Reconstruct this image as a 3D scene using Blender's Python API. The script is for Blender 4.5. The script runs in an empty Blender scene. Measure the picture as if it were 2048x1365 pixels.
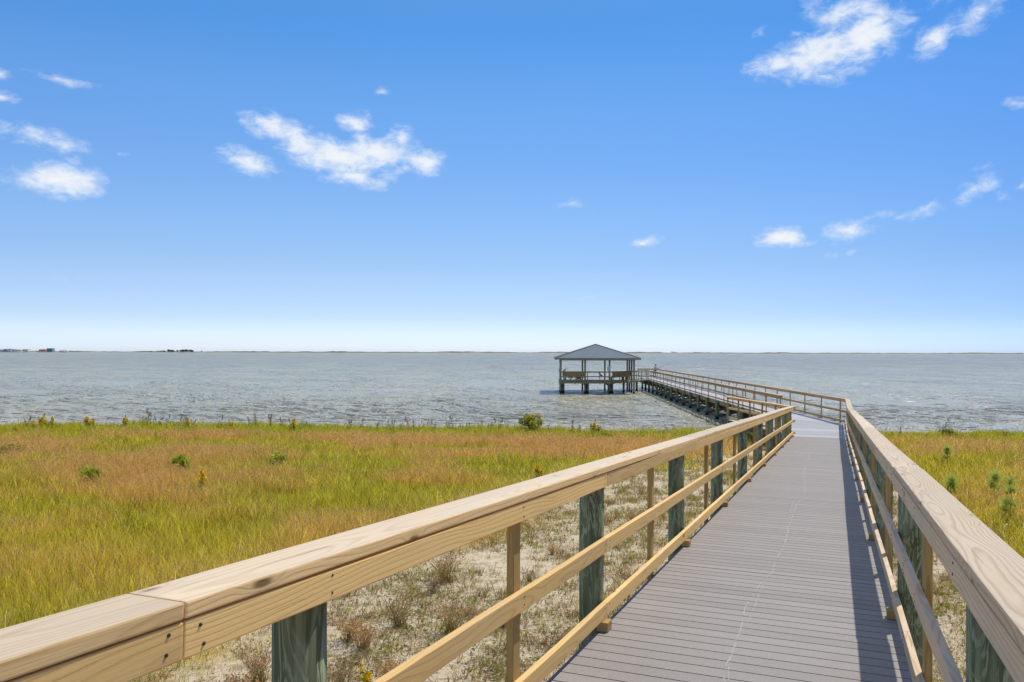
import bpy, bmesh, math, random
import numpy as np
from mathutils import Vector, Matrix, noise as mnoise

random.seed(7)
rng = np.random.default_rng(11)
SC = bpy.context.scene
COL = SC.collection
R = math.radians

# ---------------------------------------------------------------- camera frame of reference
CAMZ = 4.25            # eye above the water (z = 0)
F = 1593.0
ROLL = 0.0021
def at(px, py, D):
    """a point seen at photo pixel (px, py) standing D metres ahead"""
    return Vector(((px - 1024) / F * D, D, CAMZ - (py - 704.5 - (px - 1024) * ROLL) / F * D))

# ramp frame: t along the boardwalk, s to its right, h above its deck
UX, UY, SL = 0.3764, 0.9265, 0.0471
def ramp(t, s, h=0.0):
    return Vector((UX * t + UY * s, UY * t - UX * s, 2.65 - SL * t + h))
T_END = 30.78
DZ = 2.65 - SL * T_END          # level deck of landing and pier (about 1.20)

# ---------------------------------------------------------------- node helpers
class NT:
    def __init__(s, tree):
        s.t = tree; s.n = tree.nodes; s.l = tree.links
    def add(s, typ, **kw):
        n = s.n.new(typ)
        for k, v in kw.items(): setattr(n, k, v)
        return n
    def put(s, sock, v):
        if isinstance(v, bpy.types.NodeSocket): s.l.new(v, sock)
        elif v is not None: sock.default_value = v
    def math(s, op, a, b=None, c=None, clamp=False):
        n = s.add('ShaderNodeMath', operation=op); n.use_clamp = clamp
        s.put(n.inputs[0], a)
        if b is not None: s.put(n.inputs[1], b)
        if c is not None: s.put(n.inputs[2], c)
        return n.outputs[0]
    def vmath(s, op, a, b=None):
        n = s.add('ShaderNodeVectorMath', operation=op)
        s.put(n.inputs[0], a)
        if b is not None: s.put(n.inputs[1], b)
        return n.outputs['Value'] if op in ('LENGTH', 'DOT_PRODUCT', 'DISTANCE') else n.outputs[0]
    def noise(s, vec, scale, detail=4, rough=0.55, dist=0.0, out='Fac'):
        n = s.add('ShaderNodeTexNoise')
        s.put(n.inputs['Vector'], vec); n.inputs['Scale'].default_value = scale
        n.inputs['Detail'].default_value = detail; n.inputs['Roughness'].default_value = rough
        n.inputs['Distortion'].default_value = dist
        return n.outputs[out]
    def ramp(s, fac, stops, interp='LINEAR'):
        n = s.add('ShaderNodeValToRGB'); n.color_ramp.interpolation = interp
        e = n.color_ramp.elements
        while len(e) < len(stops): e.new(0.5)
        for i, (p, c) in enumerate(stops):
            e[i].position = p
            e[i].color = (c, c, c, 1) if isinstance(c, (int, float)) else (*c, 1)
        s.put(n.inputs[0], fac)
        return n.outputs[0]
    def mix(s, fac, a, b, mode='MIX'):
        n = s.add('ShaderNodeMix', data_type='RGBA', blend_type=mode)
        s.put(n.inputs[0], fac)
        s.put(n.inputs[6], a if isinstance(a, bpy.types.NodeSocket) else (*a, 1))
        s.put(n.inputs[7], b if isinstance(b, bpy.types.NodeSocket) else (*b, 1))
        return n.outputs[2]
    def smooth(s, v, lo, hi, a=0.0, b=1.0):
        n = s.add('ShaderNodeMapRange', interpolation_type='SMOOTHSTEP')
        s.put(n.inputs[0], v)
        for i, x in enumerate((lo, hi, a, b)): n.inputs[1 + i].default_value = x
        return n.outputs[0]
    def sep(s, v):
        n = s.add('ShaderNodeSeparateXYZ'); s.put(n.inputs[0], v); return n.outputs
    def comb(s, x, y, z):
        n = s.add('ShaderNodeCombineXYZ')
        for i, v in enumerate((x, y, z)): s.put(n.inputs[i], v)
        return n.outputs[0]
    def bump(s, h, strength, dist):
        n = s.add('ShaderNodeBump'); n.inputs['Strength'].default_value = strength
        n.inputs['Distance'].default_value = dist; s.put(n.inputs['Height'], h)
        return n.outputs[0]

def new_mat(name):
    m = bpy.data.materials.new(name); m.use_nodes = True
    t = NT(m.node_tree)
    b = m.node_tree.nodes['Principled BSDF']
    return m, t, b

def flat(name, col, rough=0.7, var=0.25, scale=8.0, metal=0.0):
    m, t, b = new_mat(name)
    co = t.add('ShaderNodeTexCoord').outputs['Object']
    n = t.noise(co, scale, 5)
    t.put(b.inputs['Base Color'], t.mix(n, tuple(c * (1 - var) for c in col), tuple(min(1, c * (1 + var)) for c in col)))
    b.inputs['Roughness'].default_value = rough; b.inputs['Metallic'].default_value = metal
    return m

def wood(name, light, dark, grain=0.011, knot=1.0, grey=None, greyamt=0.0, contrast=1.0, rough=0.75, top=None, knot_r=1.0):
    """sawn softwood: growth rings cut by the board, long fibres and knots (x is the length of the board)"""
    m, t, b = new_mat(name)
    co = t.add('ShaderNodeTexCoord').outputs['Object']
    rnd = t.add('ShaderNodeObjectInfo').outputs['Random']
    off = t.vmath('MULTIPLY', t.comb(rnd, rnd, rnd), (37.0, 0.0, 0.0))
    p = t.vmath('ADD', co, off)
    x, y, z = t.sep(p)[0:3]
    # knots
    kv = t.vmath('MULTIPLY', p, (2.2, 7.5, 7.5))
    vo = t.add('ShaderNodeTexVoronoi'); vo.inputs['Scale'].default_value = 1.0
    t.put(vo.inputs['Vector'], kv)
    kd = vo.outputs['Distance']
    khalo = t.smooth(kd, 0.02, 0.30, 1.0, 0.0)
    kcore = t.math('MULTIPLY', t.smooth(kd, 0.055 * knot_r, 0.125 * knot_r, 1.0, 0.0), knot)
    lo = t.noise(t.vmath('MULTIPLY', p, (0.55, 2.0, 2.0)), 1.0, 2, 0.5)
    hi = t.noise(t.vmath('MULTIPLY', p, (2.2, 9.0, 9.0)), 1.0, 2, 0.5)
    yy = t.math('ADD', y, t.math('MULTIPLY_ADD', rnd, 0.12, -0.06))
    zz = t.math('ADD', z, t.math('MULTIPLY_ADD', rnd, 0.05, 0.03))
    r = t.vmath('LENGTH', t.comb(0.0, yy, zz))
    r = t.math('MULTIPLY_ADD', lo, 0.16, r)
    r = t.math('MULTIPLY_ADD', hi, 0.020, r)
    r = t.math('MULTIPLY_ADD', khalo, 0.022, r)
    ring = t.math('FRACT', t.math('DIVIDE', r, grain))
    ringc = t.ramp(ring, [(0.0, 0.15), (0.5, 0.1), (0.82, 1.0), (0.93, 0.9), (1.0, 0.15)])
    fib = t.noise(t.vmath('MULTIPLY', p, (4.0, 160.0, 160.0)), 1.0, 3, 0.6)
    patch = t.noise(t.vmath('MULTIPLY', p, (1.3, 5.0, 5.0)), 1.0, 4, 0.6)
    f = t.math('MULTIPLY_ADD', fib, 0.5, t.math('MULTIPLY', ringc, 0.55 * contrast))
    f = t.math('ADD', f, t.math('MULTIPLY_ADD', patch, 0.5, -0.35), clamp=True)
    c = t.mix(f, light, dark)
    if top:      # rain and sun have bleached the upper face of the board
        nz = t.sep(t.add('ShaderNodeNewGeometry').outputs['True Normal'])[2]
        c = t.mix(t.smooth(nz, 0.55, 0.97), c, t.mix(f, top[0], top[1]))
    if grey:
        g = t.smooth(t.noise(t.vmath('MULTIPLY', p, (0.9, 7.0, 7.0)), 1.0, 5, 0.65), 0.35, 0.7)
        if top: g = t.math('MULTIPLY', g, t.smooth(nz, 0.55, 0.97, 0.15, 1.0))
        c = t.mix(t.math('MULTIPLY', g, greyamt), c, grey)
    hue = t.math('MULTIPLY_ADD', rnd, 0.30, 0.84)
    c = t.mix(1.0, c, t.comb(hue, hue, hue), 'MULTIPLY')
    c = t.mix(t.math('MULTIPLY', khalo, 0.22 * knot), c, tuple(v * 0.55 for v in dark))
    c = t.mix(t.math('MULTIPLY', kcore, 0.80), c, (0.115, 0.055, 0.022))
    # small dark nail heads and splits
    sp = t.smooth(t.noise(t.vmath('MULTIPLY', p, (1.5, 75.0, 75.0)), 1.0, 2, 0.5), 0.70, 0.76)
    c = t.mix(t.math('MULTIPLY', sp, 0.55), c, tuple(v * 0.35 for v in dark))
    t.put(b.inputs['Base Color'], c)
    b.inputs['Roughness'].default_value = rough
    b.inputs['Specular IOR Level'].default_value = 0.25
    h = t.math('ADD', t.math('MULTIPLY', fib, 0.6), t.math('MULTIPLY', ringc, -0.35))
    t.put(b.inputs['Normal'], t.bump(h, 0.45, 0.0025))
    return m

def pile_mat(name, base, pale, dark, wet=True):
    m, t, b = new_mat(name)
    tc = t.add('ShaderNodeTexCoord'); co = tc.outputs['Object']
    rnd = t.add('ShaderNodeObjectInfo').outputs['Random']
    p = t.vmath('ADD', co, t.vmath('MULTIPLY', t.comb(rnd, rnd, rnd), (11.0, 7.0, 23.0)))
    n1 = t.noise(t.vmath('MULTIPLY', p, (13.0, 13.0, 2.6)), 1.0, 4, 0.55, 0.8)
    fig = t.math('SINE', t.math('MULTIPLY', n1, 42.0))
    fig = t.smooth(fig, 0.2, 0.95)
    n2 = t.noise(t.vmath('MULTIPLY', p, (14.0, 14.0, 1.0)), 1.0, 5, 0.6)
    n3 = t.noise(t.vmath('MULTIPLY', p, (5.0, 5.0, 2.0)), 1.0, 4, 0.6)
    fib = t.noise(t.vmath('MULTIPLY', p, (140.0, 140.0, 4.0)), 1.0, 3, 0.6)
    c = t.mix(t.smooth(n2, 0.35, 0.65), base, dark)
    c = t.mix(t.math('MULTIPLY', fig, t.smooth(n3, 0.33, 0.62, 0.15, 0.65)), c, pale)
    c = t.mix(t.smooth(n3, 0.58, 0.72, 0.0, 0.75), c, dark)
    c = t.mix(t.math('MULTIPLY', t.smooth(fib, 0.56, 0.7), 0.45), c, tuple(v * 0.4 for v in dark))
    if wet:      # mussels and tide stain: belongs to the height above the water
        gz = t.sep(t.add('ShaderNodeNewGeometry').outputs['Position'])[2]
        w = t.smooth(t.math('MULTIPLY_ADD', n3, 0.3, gz), 0.30, 0.48, 1.0, 0.0)
        c = t.mix(w, c, (0.012, 0.012, 0.010))
    t.put(b.inputs['Base Color'], c)
    b.inputs['Roughness'].default_value = 0.8
    b.inputs['Specular IOR Level'].default_value = 0.2
    t.put(b.inputs['Normal'], t.bump(fib, 0.5, 0.004))
    return m

M = {}
M['cap'] = wood('weathered_pine_cap', (0.90, 0.63, 0.30), (0.64, 0.40, 0.155), 0.013, 1.0, (0.50, 0.44, 0.385), 0.40, 0.8, top=((0.69, 0.555, 0.375), (0.48, 0.345, 0.20)))
M['rail'] = wood('yellow_pine_rail', (0.93, 0.635, 0.245), (0.66, 0.385, 0.115), 0.017, 1.0, (0.66, 0.48, 0.28), 0.28, 0.8, knot_r=1.15)
M['rail_grey'] = wood('greyed_pine_rail', (0.80, 0.61, 0.385), (0.50, 0.335, 0.175), 0.015, 0.9, (0.50, 0.43, 0.35), 0.5, 1.0)
M['cap_grey'] = wood('greyed_pine_cap', (0.83, 0.63, 0.40), (0.52, 0.345, 0.18), 0.014, 0.75, (0.56, 0.50, 0.43), 0.35, 1.1, top=((0.70, 0.57, 0.395), (0.43, 0.30, 0.175)))
M['post'] = wood('brown_pine_post', (0.50, 0.33, 0.125), (0.29, 0.165, 0.05), 0.016, 0.7)
M['pier_wood'] = wood('pier_pine', (0.60, 0.385, 0.175), (0.37, 0.21, 0.075), 0.02, 0.6, (0.40, 0.31, 0.21), 0.4)
M['pier_cap'] = wood('pier_cap_pine', (0.60, 0.40, 0.22), (0.40, 0.24, 0.11), 0.02, 0.6, (0.45, 0.36, 0.27), 0.4)
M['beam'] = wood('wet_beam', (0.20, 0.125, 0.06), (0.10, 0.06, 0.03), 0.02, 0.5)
M['bench_wood'] = wood('bench_pine', (0.52, 0.38, 0.16), (0.34, 0.225, 0.08), 0.02, 0.5)
M['pile'] = pile_mat('treated_pile', (0.265, 0.300, 0.170), (0.48, 0.51, 0.335), (0.105, 0.12, 0.062))
M['gpost'] = pile_mat('gazebo_post_wood', (0.42, 0.37, 0.23), (0.54, 0.49, 0.35), (0.23, 0.195, 0.12))

def deck_mat(name, c0, c1):
    """ribbed composite decking: colour per board from the attribute 'tint', ribs along the board"""
    m, t, b = new_mat(name)
    co = t.add('ShaderNodeTexCoord').outputs['Object']
    a = t.add('ShaderNodeAttribute', attribute_name='tint').outputs['Fac']
    fine = t.noise(t.vmath('MULTIPLY', co, (220.0, 5.0, 1.0)), 1.0, 3, 0.6)
    blot = t.noise(co, 1.3, 5, 0.6)
    spk = t.noise(co, 140.0, 2, 0.6)
    f = t.math('ADD', t.math('MULTIPLY', a, 0.55), t.math('MULTIPLY', fine, 0.35))
    f = t.math('ADD', f, t.math('MULTIPLY_ADD', blot, 0.7, -0.38), clamp=True)
    c = t.mix(f, c0, c1)
    c = t.mix(t.smooth(spk, 0.42, 0.60, 0.30, 0.0), c, tuple(v * 0.72 for v in c0))
    c = t.mix(t.smooth(spk, 0.60, 0.72, 0.0, 0.45), c, tuple(min(1, v * 1.5) for v in c1))
    c = t.mix(t.smooth(t.noise(co, 5.0, 4, 0.7), 0.66, 0.80, 0.0, 0.35), c, tuple(v * 0.55 for v in c0))
    t.put(b.inputs['Base Color'], c)
    b.inputs['Roughness'].default_value = 0.62
    b.inputs['Specular IOR Level'].default_value = 0.3
    t.put(b.inputs['Normal'], t.bump(fine, 0.35, 0.0015))
    return m
M['deck'] = deck_mat('composite_deck', (0.27, 0.240, 0.208), (0.358, 0.322, 0.282))
M['deck_pale'] = deck_mat('pale_landing_deck', (0.40, 0.39, 0.385), (0.55, 0.535, 0.52))
M['deck_grey'] = deck_mat('grey_landing_deck', (0.33, 0.325, 0.325), (0.44, 0.435, 0.43))
M['scratch'] = flat('chalky_scratch', (0.40, 0.375, 0.345), 0.9, 0.2, 60)
M['fascia'] = flat('dark_deck_edge', (0.15, 0.145, 0.15), 0.7)  # used for the narrow dark strip at the left deck edge

# ---------------------------------------------------------------- objects, names, labels
def link(o, parent=None):
    COL.objects.link(o)
    if parent is not None: o.parent = parent
    return o
def tag(o, label=None, cat=None, group=None, kind=None):
    if label: o['label'] = label
    if cat: o['category'] = cat
    if group: o['group'] = group
    if kind: o['kind'] = kind
    return o
def empty(name, loc, rz=0.0, parent=None):
    o = bpy.data.objects.new(name, None); o.empty_display_size = 0.2
    o.location = loc; o.rotation_euler = (0, 0, rz)
    return link(o, parent)
def mesh_obj(name, me, mat=None, parent=None):
    o = bpy.data.objects.new(name, me)
    if mat is not None and len(me.materials) == 0: me.materials.append(mat)
    return link(o, parent)
def from_bm(bm, name, mat, parent=None, smooth=False, loc=None):
    me = bpy.data.meshes.new(name); bm.normal_update(); bm.to_mesh(me); bm.free()
    if smooth:
        for p in me.polygons: p.use_smooth = True
    o = mesh_obj(name, me, mat, parent)
    if loc is not None: o.location = loc
    return o
def copy_tree(o, parent=None):
    c = o.copy(); COL.objects.link(c); c.parent = parent
    for ch in list(o.children): copy_tree(ch, c)
    return c

_box_cache = {}
def box_mesh(L, W, T, mat, ch=0.004):
    key = (round(L, 3), round(W, 3), round(T, 3), mat.name, ch)
    if key in _box_cache: return _box_cache[key]
    bm = bmesh.new(); bmesh.ops.create_cube(bm, size=1.0)
    bmesh.ops.scale(bm, vec=(L, W, T), verts=bm.verts)
    if ch > 0:
        if L > 1.5: bmesh.ops.subdivide_edges(bm, edges=[e for e in bm.edges if abs(e.verts[0].co.x - e.verts[1].co.x) > L * .5], cuts=int(L * 3), use_grid_fill=True)
        bmesh.ops.bevel(bm, geom=[e for e in bm.edges if len(e.link_faces) == 2 and e.calc_face_angle() > 0.5], offset=ch, segments=2, affect='EDGES', profile=0.6)
    if L > 1.5 and ch > 0:
        rr = random.Random(int(L * 1000) + int(W * 1e5)); amp = 0.0035 * min(1.6, L / 3.5); by_, bz_, q1, q2 = rr.uniform(-1, 1) * amp, rr.uniform(-1, 1) * amp, rr.uniform(0, 6), rr.uniform(0, 6)
        for v in bm.verts:
            f = v.co.x / L + .5; e_ = math.sin(math.pi * min(1, max(0, f)))
            v.co.y += by_ * e_ + 0.0016 * e_ * math.sin(f * 9 + q1); v.co.z += bz_ * e_ + 0.0016 * e_ * math.sin(f * 11 + q2)
    me = bpy.data.meshes.new('board'); bm.to_mesh(me); bm.free()
    me.materials.append(mat)
    _box_cache[key] = me
    return me
def origin_of(parent):
    v = Vector((0, 0, 0)); p = parent
    while p is not None:
        v += p.location; p = p.parent
    return v
def board(name, p0, p1, w, th, mat, parent, up=(0, 0, 1), ch=0.004):
    """board from p0 to p1; w measured across (perpendicular to up), th measured along up"""
    p0, p1 = Vector(p0), Vector(p1)
    x = p1 - p0; L = x.length; x.normalize()
    y = Vector(up).cross(x).normalized(); z = x.cross(y)
    o = mesh_obj(name, box_mesh(L, w, th, mat, ch), None, parent)
    rot = Matrix((x, y, z)).transposed().to_4x4()
    o.matrix_basis = Matrix.Translation((p0 + p1) / 2 - origin_of(parent)) @ rot
    return o
_cyl_cache = {}
def pile(name, base, top, r, mat, parent, seg=14):
    base, top = Vector(base), Vector(top)
    L = (top - base).length
    key = (round(L, 2), round(r, 3), mat.name, seg)
    if key not in _cyl_cache:
        bm = bmesh.new(); rr = random.Random(hash(key) & 0xffff)
        n = 7; rings = []
        for k in range(n):
            f = k / (n - 1); ring = []
            for a in range(seg):
                th = 2 * math.pi * a / seg
                q = r * (1.06 - 0.08 * f) * (1 + rr.uniform(-.025, .025))
                ring.append(bm.verts.new((q * math.cos(th), q * math.sin(th), f * L)))
            rings.append(ring)
        for k in range(n - 1):
            for a in range(seg):
                b_ = (a + 1) % seg
                bm.faces.new((rings[k][a], rings[k][b_], rings[k + 1][b_], rings[k + 1][a]))
        bm.faces.new(rings[-1]); bm.faces.new(rings[0][::-1])
        me = bpy.data.meshes.new('pile'); bm.to_mesh(me); bm.free()
        for p in me.polygons: p.use_smooth = len(p.vertices) == 4
        me.materials.append(mat); _cyl_cache[key] = me
    o = mesh_obj(name, _cyl_cache[key], None, parent)
    d = (top - base).normalized()
    q = Vector((0, 0, 1)).rotation_difference(d)
    o.matrix_basis = Matrix.Translation(base - origin_of(parent)) @ q.to_matrix().to_4x4() @ Matrix.Rotation(random.uniform(0, 6.28), 4, 'Z')
    return o

# ---------------------------------------------------------------- numpy value noise
_perm = rng.random((256, 256))
def vnoise(x, y):
    xi = np.floor(x).astype(int); yi = np.floor(y).astype(int)
    fx = x - xi; fy = y - yi
    fx = fx * fx * (3 - 2 * fx); fy = fy * fy * (3 - 2 * fy)
    g = lambda a, b: _perm[a & 255, b & 255]
    return (g(xi, yi) * (1 - fx) + g(xi + 1, yi) * fx) * (1 - fy) + (g(xi, yi + 1) * (1 - fx) + g(xi + 1, yi + 1) * fx) * fy
def fbm(x, y, o=4):
    v = 0; a = 0.5; t = 0
    for k in range(o):
        v = v + a * vnoise(x + 17.3 * k, y - 9.1 * k); t += a; a *= 0.5; x = x * 2.03; y = y * 2.03
    return v / t
def sstep(v, lo, hi):
    u = np.clip((v - lo) / (hi - lo), 0, 1); return u * u * (3 - 2 * u)

# ---------------------------------------------------------------- terrain functions
def edge_y(x):                       # where the meadow breaks down to the water
    return 37.9 - 1.6 * np.tanh((x + 1.0) / 8.0) + 1.5 * (fbm(x * 0.22 + 5, x * 0 + 3.7) - 0.5)
def ground_z(x, y):
    e = edge_y(x)
    base = 0.95 - 0.55 * sstep(y, 18, 37) + 0.22 * (fbm(x * 0.22, y * 0.22) - 0.5) + 0.05 * (fbm(x * 1.7, y * 1.7, 3) - 0.5)
    drop = sstep(y, e + 0.2, e + 7.0)
    return base * (1 - drop) - 0.7 * drop
def to_ts(x, y):
    return UX * x + UY * y, UY * x - UX * y
def sand_mask(x, y):
    """1 on the bare sand beside the boardwalk, 0 in the meadow"""
    t, s = to_ts(x, y)
    wl = 5.2 - 0.15 * np.clip(t - 9, 0, 40) + 2.6 * (fbm(x * 0.35 + 31, y * 0.35) - 0.5)
    wl = np.maximum(wl, 0.5)
    left = sstep(-(s + 1.5), wl + 1.5, wl - 1.3)
    wr = 2.5 - 0.055 * np.clip(t - 6, 0, 40) + 1.8 * (fbm(x * 0.4 + 3, y * 0.4 + 50) - 0.5)
    right = sstep(s - 0.4, wr + 0.6, wr - 0.6)
    return np.where(s < -0.5, left, right)
def under_deck(x, y):
    t, s = to_ts(x, y)
    return (s > -1.55) & (s < 0.5) & (t < 37)

# ---------------------------------------------------------------- ground
def build_ground():
    xs = np.concatenate([np.linspace(-260, -42, 30), np.linspace(-40, 40, 260), np.linspace(42, 260, 30)])
    ys = np.concatenate([np.linspace(-120, -4, 24), np.linspace(-3, 52, 230)])
    X, Y = np.meshgrid(xs, ys)
    Z = ground_z(X, Y)
    sm = sand_mask(X, Y)
    n = X.size; ny, nx = X.shape
    me = bpy.data.meshes.new('ground')
    idx = np.arange(n).reshape(ny, nx)
    f = np.stack([idx[:-1, :-1], idx[:-1, 1:], idx[1:, 1:], idx[1:, :-1]], -1).reshape(-1, 4)
    me.vertices.add(n); me.vertices.foreach_set('co', np.stack([X, Y, Z], -1).ravel())
    me.loops.add(f.size); me.loops.foreach_set('vertex_index', f.ravel())
    me.polygons.add(len(f)); me.polygons.foreach_set('loop_start', np.arange(len(f)) * 4)
    me.polygons.foreach_set('use_smooth', np.ones(len(f), bool))
    me.update()
    a = me.attributes.new('sand', 'FLOAT', 'POINT'); a.data.foreach_set('value', sm.ravel())
    m, t, b = new_mat('ground_sand_and_thatch')
    pos = t.add('ShaderNodeNewGeometry').outputs['Position']
    sa = t.add('ShaderNodeAttribute', attribute_name='sand').outputs['Fac']
    n1 = t.noise(pos, 1.6, 6, 0.65); n2 = t.noise(pos, 14.0, 5, 0.7); n3 = t.noise(pos, 90.0, 3, 0.6)
    n4 = t.noise(pos, 5.0, 6, 0.7)
    sand = t.mix(n1, (0.555, 0.45, 0.305), (0.68, 0.575, 0.42))
    sand = t.mix(t.smooth(n3, 0.50, 0.70, 0.0, 0.5), sand, (0.40, 0.33, 0.235))
    sand = t.mix(t.smooth(n4, 0.50, 0.64, 0.0, 0.75), sand, (0.33, 0.25, 0.13))
    sand = t.mix(t.smooth(n2, 0.55, 0.68, 0.0, 0.65), sand, (0.20, 0.14, 0.065))
    th = t.mix(n2, (0.40, 0.27, 0.085), (0.58, 0.42, 0.15))
    th = t.mix(t.smooth(n4, 0.5, 0.68), th, (0.30, 0.28, 0.05))
    c = t.mix(t.smooth(t.math('ADD', sa, t.math('MULTIPLY_ADD', n4, 0.8, -0.4)), 0.35, 0.65), th, sand)
    z = t.sep(pos)[2]
    c = t.mix(t.smooth(z, 0.05, 0.28, 1.0, 0.0), c, (0.20, 0.155, 0.10))
    t.put(b.inputs['Base Color'], c); b.inputs['Roughness'].default_value = 0.95
    b.inputs['Specular IOR Level'].default_value = 0.1
    t.put(b.inputs['Normal'], t.bump(t.math('ADD', n2, t.math('MULTIPLY', n3, 0.4)), 0.7, 0.03))
    o = mesh_obj('ground', me, m); tag(o, 'sandy ground with a grassy meadow running down to the water', 'ground', kind='structure')
build_ground()

# ---------------------------------------------------------------- water
WAVE_SLOPE = 0.155
def build_water():
    ys = [33.0]
    while ys[-1] < 420: ys.append(ys[-1] + max(0.13, ys[-1] ** 2 / 3383 * 0.26))
    n_w = len(ys)
    ys = np.array(ys + [450, 520, 640, 820, 1100, 1500, 2100, 2900, 4200, 6500])
    us = np.concatenate([[-6, -3, -1.7, -1.1, -.9], np.linspace(-.78, .78, 960), [.9, 1.1, 1.7, 3, 6]])
    Yg = np.repeat(ys[:, None], len(us), 1); Xg = us[None] * Yg
    dy = np.gradient(ys)[:, None] * np.ones_like(Xg); dx = 0.0017 * Yg
    Zg = np.zeros_like(Xg)
    wr = np.random.default_rng(5); N = 56
    lam = np.exp(np.linspace(math.log(0.32), math.log(1.9), N)) * (0.95 + 0.1 * wr.random(N))
    th = R(99) + wr.normal(0, R(33), N); phs = wr.random(N) * 6.283
    inside = (np.abs(us)[None] < .785) & (Yg < 425)
    xi = Xg[inside]; yi = Yg[inside]; dyi = dy[inside]; dxi = dx[inside]; zi = np.zeros_like(xi)
    gustf = 0.6 + 0.8 * fbm(xi * 0.02 + 4, yi * 0.035 + 9, 4)
    for l_, th_, p_ in zip(lam, th, phs):
        kx, ky = math.cos(th_) / l_, math.sin(th_) / l_
        res = np.maximum(np.abs(ky) * dyi, np.abs(kx) * dxi)      # cycles per grid step
        att = 1 - sstep(res, 0.22, 0.45)
        zi += att * (WAVE_SLOPE * 1.414 / math.sqrt(N)) * l_ / 6.283 * np.sin(6.283 * (kx * xi + ky * yi) + p_)
    zi = zi * gustf * sstep(yi, edge_y(xi) + 0.5, edge_y(xi) + 16.0) * (1 - sstep(yi, 330, 420))
    zi = zi + 2.0 * np.maximum(zi, 0) ** 2
    Zg[inside] = zi
    ny, nx = Xg.shape; idx = np.arange(ny * nx).reshape(ny, nx)
    f = np.stack([idx[:-1, :-1], idx[:-1, 1:], idx[1:, 1:], idx[1:, :-1]], -1).reshape(-1, 4)
    me = bpy.data.meshes.new('water')
    me.vertices.add(ny * nx); me.vertices.foreach_set('co', np.stack([Xg, Yg, Zg], -1).astype(np.float32).ravel())
    me.loops.add(f.size); me.loops.foreach_set('vertex_index', f.astype(np.int32).ravel())
    me.polygons.add(len(f)); me.polygons.foreach_set('loop_start', np.arange(len(f), dtype=np.int32) * 4)
    me.polygons.foreach_set('use_smooth', np.ones(len(f), bool)); me.update()
    m, t, b = new_mat('bay_water')
    pos = t.add('ShaderNodeNewGeometry').outputs['Position']
    x, y, z = t.sep(pos)[0:3]
    # wind chop: crests lie mostly across the view, broken into short pieces
    rot = t.add('ShaderNodeVectorRotate', rotation_type='Z_AXIS'); t.put(rot.inputs['Vector'], pos); rot.inputs['Angle'].default_value = R(9)
    q = rot.outputs[0]
    w1 = t.noise(t.vmath('MULTIPLY', q, (0.020, 0.034, 1)), 1.0, 3, 0.5, 0.3)      # wind lanes
    w2 = t.noise(t.vmath('MULTIPLY', q, (0.27, 0.42, 1)), 1.0, 5, 0.55, 0.5)       # chop
    w3 = t.noise(t.vmath('MULTIPLY', q, (1.6, 2.6, 1)), 1.0, 3, 0.6, 0.3)          # ripples
    gust = t.math('ADD', t.math('MULTIPLY', t.noise(t.vmath('MULTIPLY', pos, (0.010, 0.022, 1)), 1.0, 3, 0.5), 0.4), t.math('MULTIPLY', t.smooth(t.noise(t.vmath('MULTIPLY', pos, (0.07, 0.05, 1)), 1.0, 6, 0.72, 0.4), 0.38, 0.64), 0.8))
    # small rollers close to the shore, parallel to it
    dsh = t.math('SUBTRACT', y, t.math('MULTIPLY_ADD', t.math('TANH', t.math('MULTIPLY_ADD', x, 0.125, 0.125)), -1.6, 39.4))
    near = t.smooth(dsh, 1.0, 22.0, 1.0, 0.0)
    ph = t.math('ADD', t.math('MULTIPLY', dsh, 1.9), t.math('MULTIPLY', t.noise(t.vmath('MULTIPLY', pos, (0.10, 0.12, 1)), 1.0, 4, 0.6), 14.0))
    roll = t.math('POWER', t.math('MULTIPLY_ADD', t.math('SINE', ph), 0.5, 0.5), 3.0)
    h = t.math('ADD', t.math('MULTIPLY', w1, 1.2), t.math('MULTIPLY', w2, 1.2))
    h = t.math('MULTIPLY_ADD', w3, 0.12, h)
    # beyond the modelled waves the chop is carried by the relief alone
    h = t.math('MULTIPLY', h, t.smooth(y, 70.0, 330.0, 0.8, 1.45))
    h = t.math('MULTIPLY', h, t.math('MULTIPLY_ADD', gust, 1.35, 0.25))
    h = t.math('ADD', h, t.math('MULTIPLY', t.math('MULTIPLY', roll, near), 0.10))
    shal = t.smooth(dsh, -1.0, 30.0, 1.0, 0.0)
    c = t.mix(shal, (0.375, 0.350, 0.225), (0.43, 0.385, 0.27))
    foam = t.math('MULTIPLY', t.smooth(dsh, 0.5, 7.5, 1.0, 0.0), t.smooth(t.noise(t.vmath('MULTIPLY', pos, (0.35, 1.6, 1)), 1.0, 5, 0.65, 0.5), 0.54, 0.60))
    cap = t.math('MULTIPLY', t.smooth(t.noise(t.vmath('MULTIPLY', q, (0.30, 1.1, 1)), 1.0, 5, 0.65), 0.735, 0.765), 0.7)
    foam = t.math('MAXIMUM', foam, cap)
    c = t.mix(foam, c, (0.62, 0.62, 0.60))
    t.put(b.inputs['Base Color'], c)
    t.put(b.inputs['Roughness'], t.math('MULTIPLY_ADD', foam, 0.6, 0.24))
    b.inputs['IOR'].default_value = 1.333
    b.inputs['Specular Tint'].default_value = (1.0, 0.955, 0.89, 1)
    t.put(b.inputs['Normal'], t.bump(h, 1.0, 1.0))
    o = mesh_obj('water', me, m); tag(o, 'choppy grey-blue bay water reaching to the far shore', 'water', kind='structure')
build_water()

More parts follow.
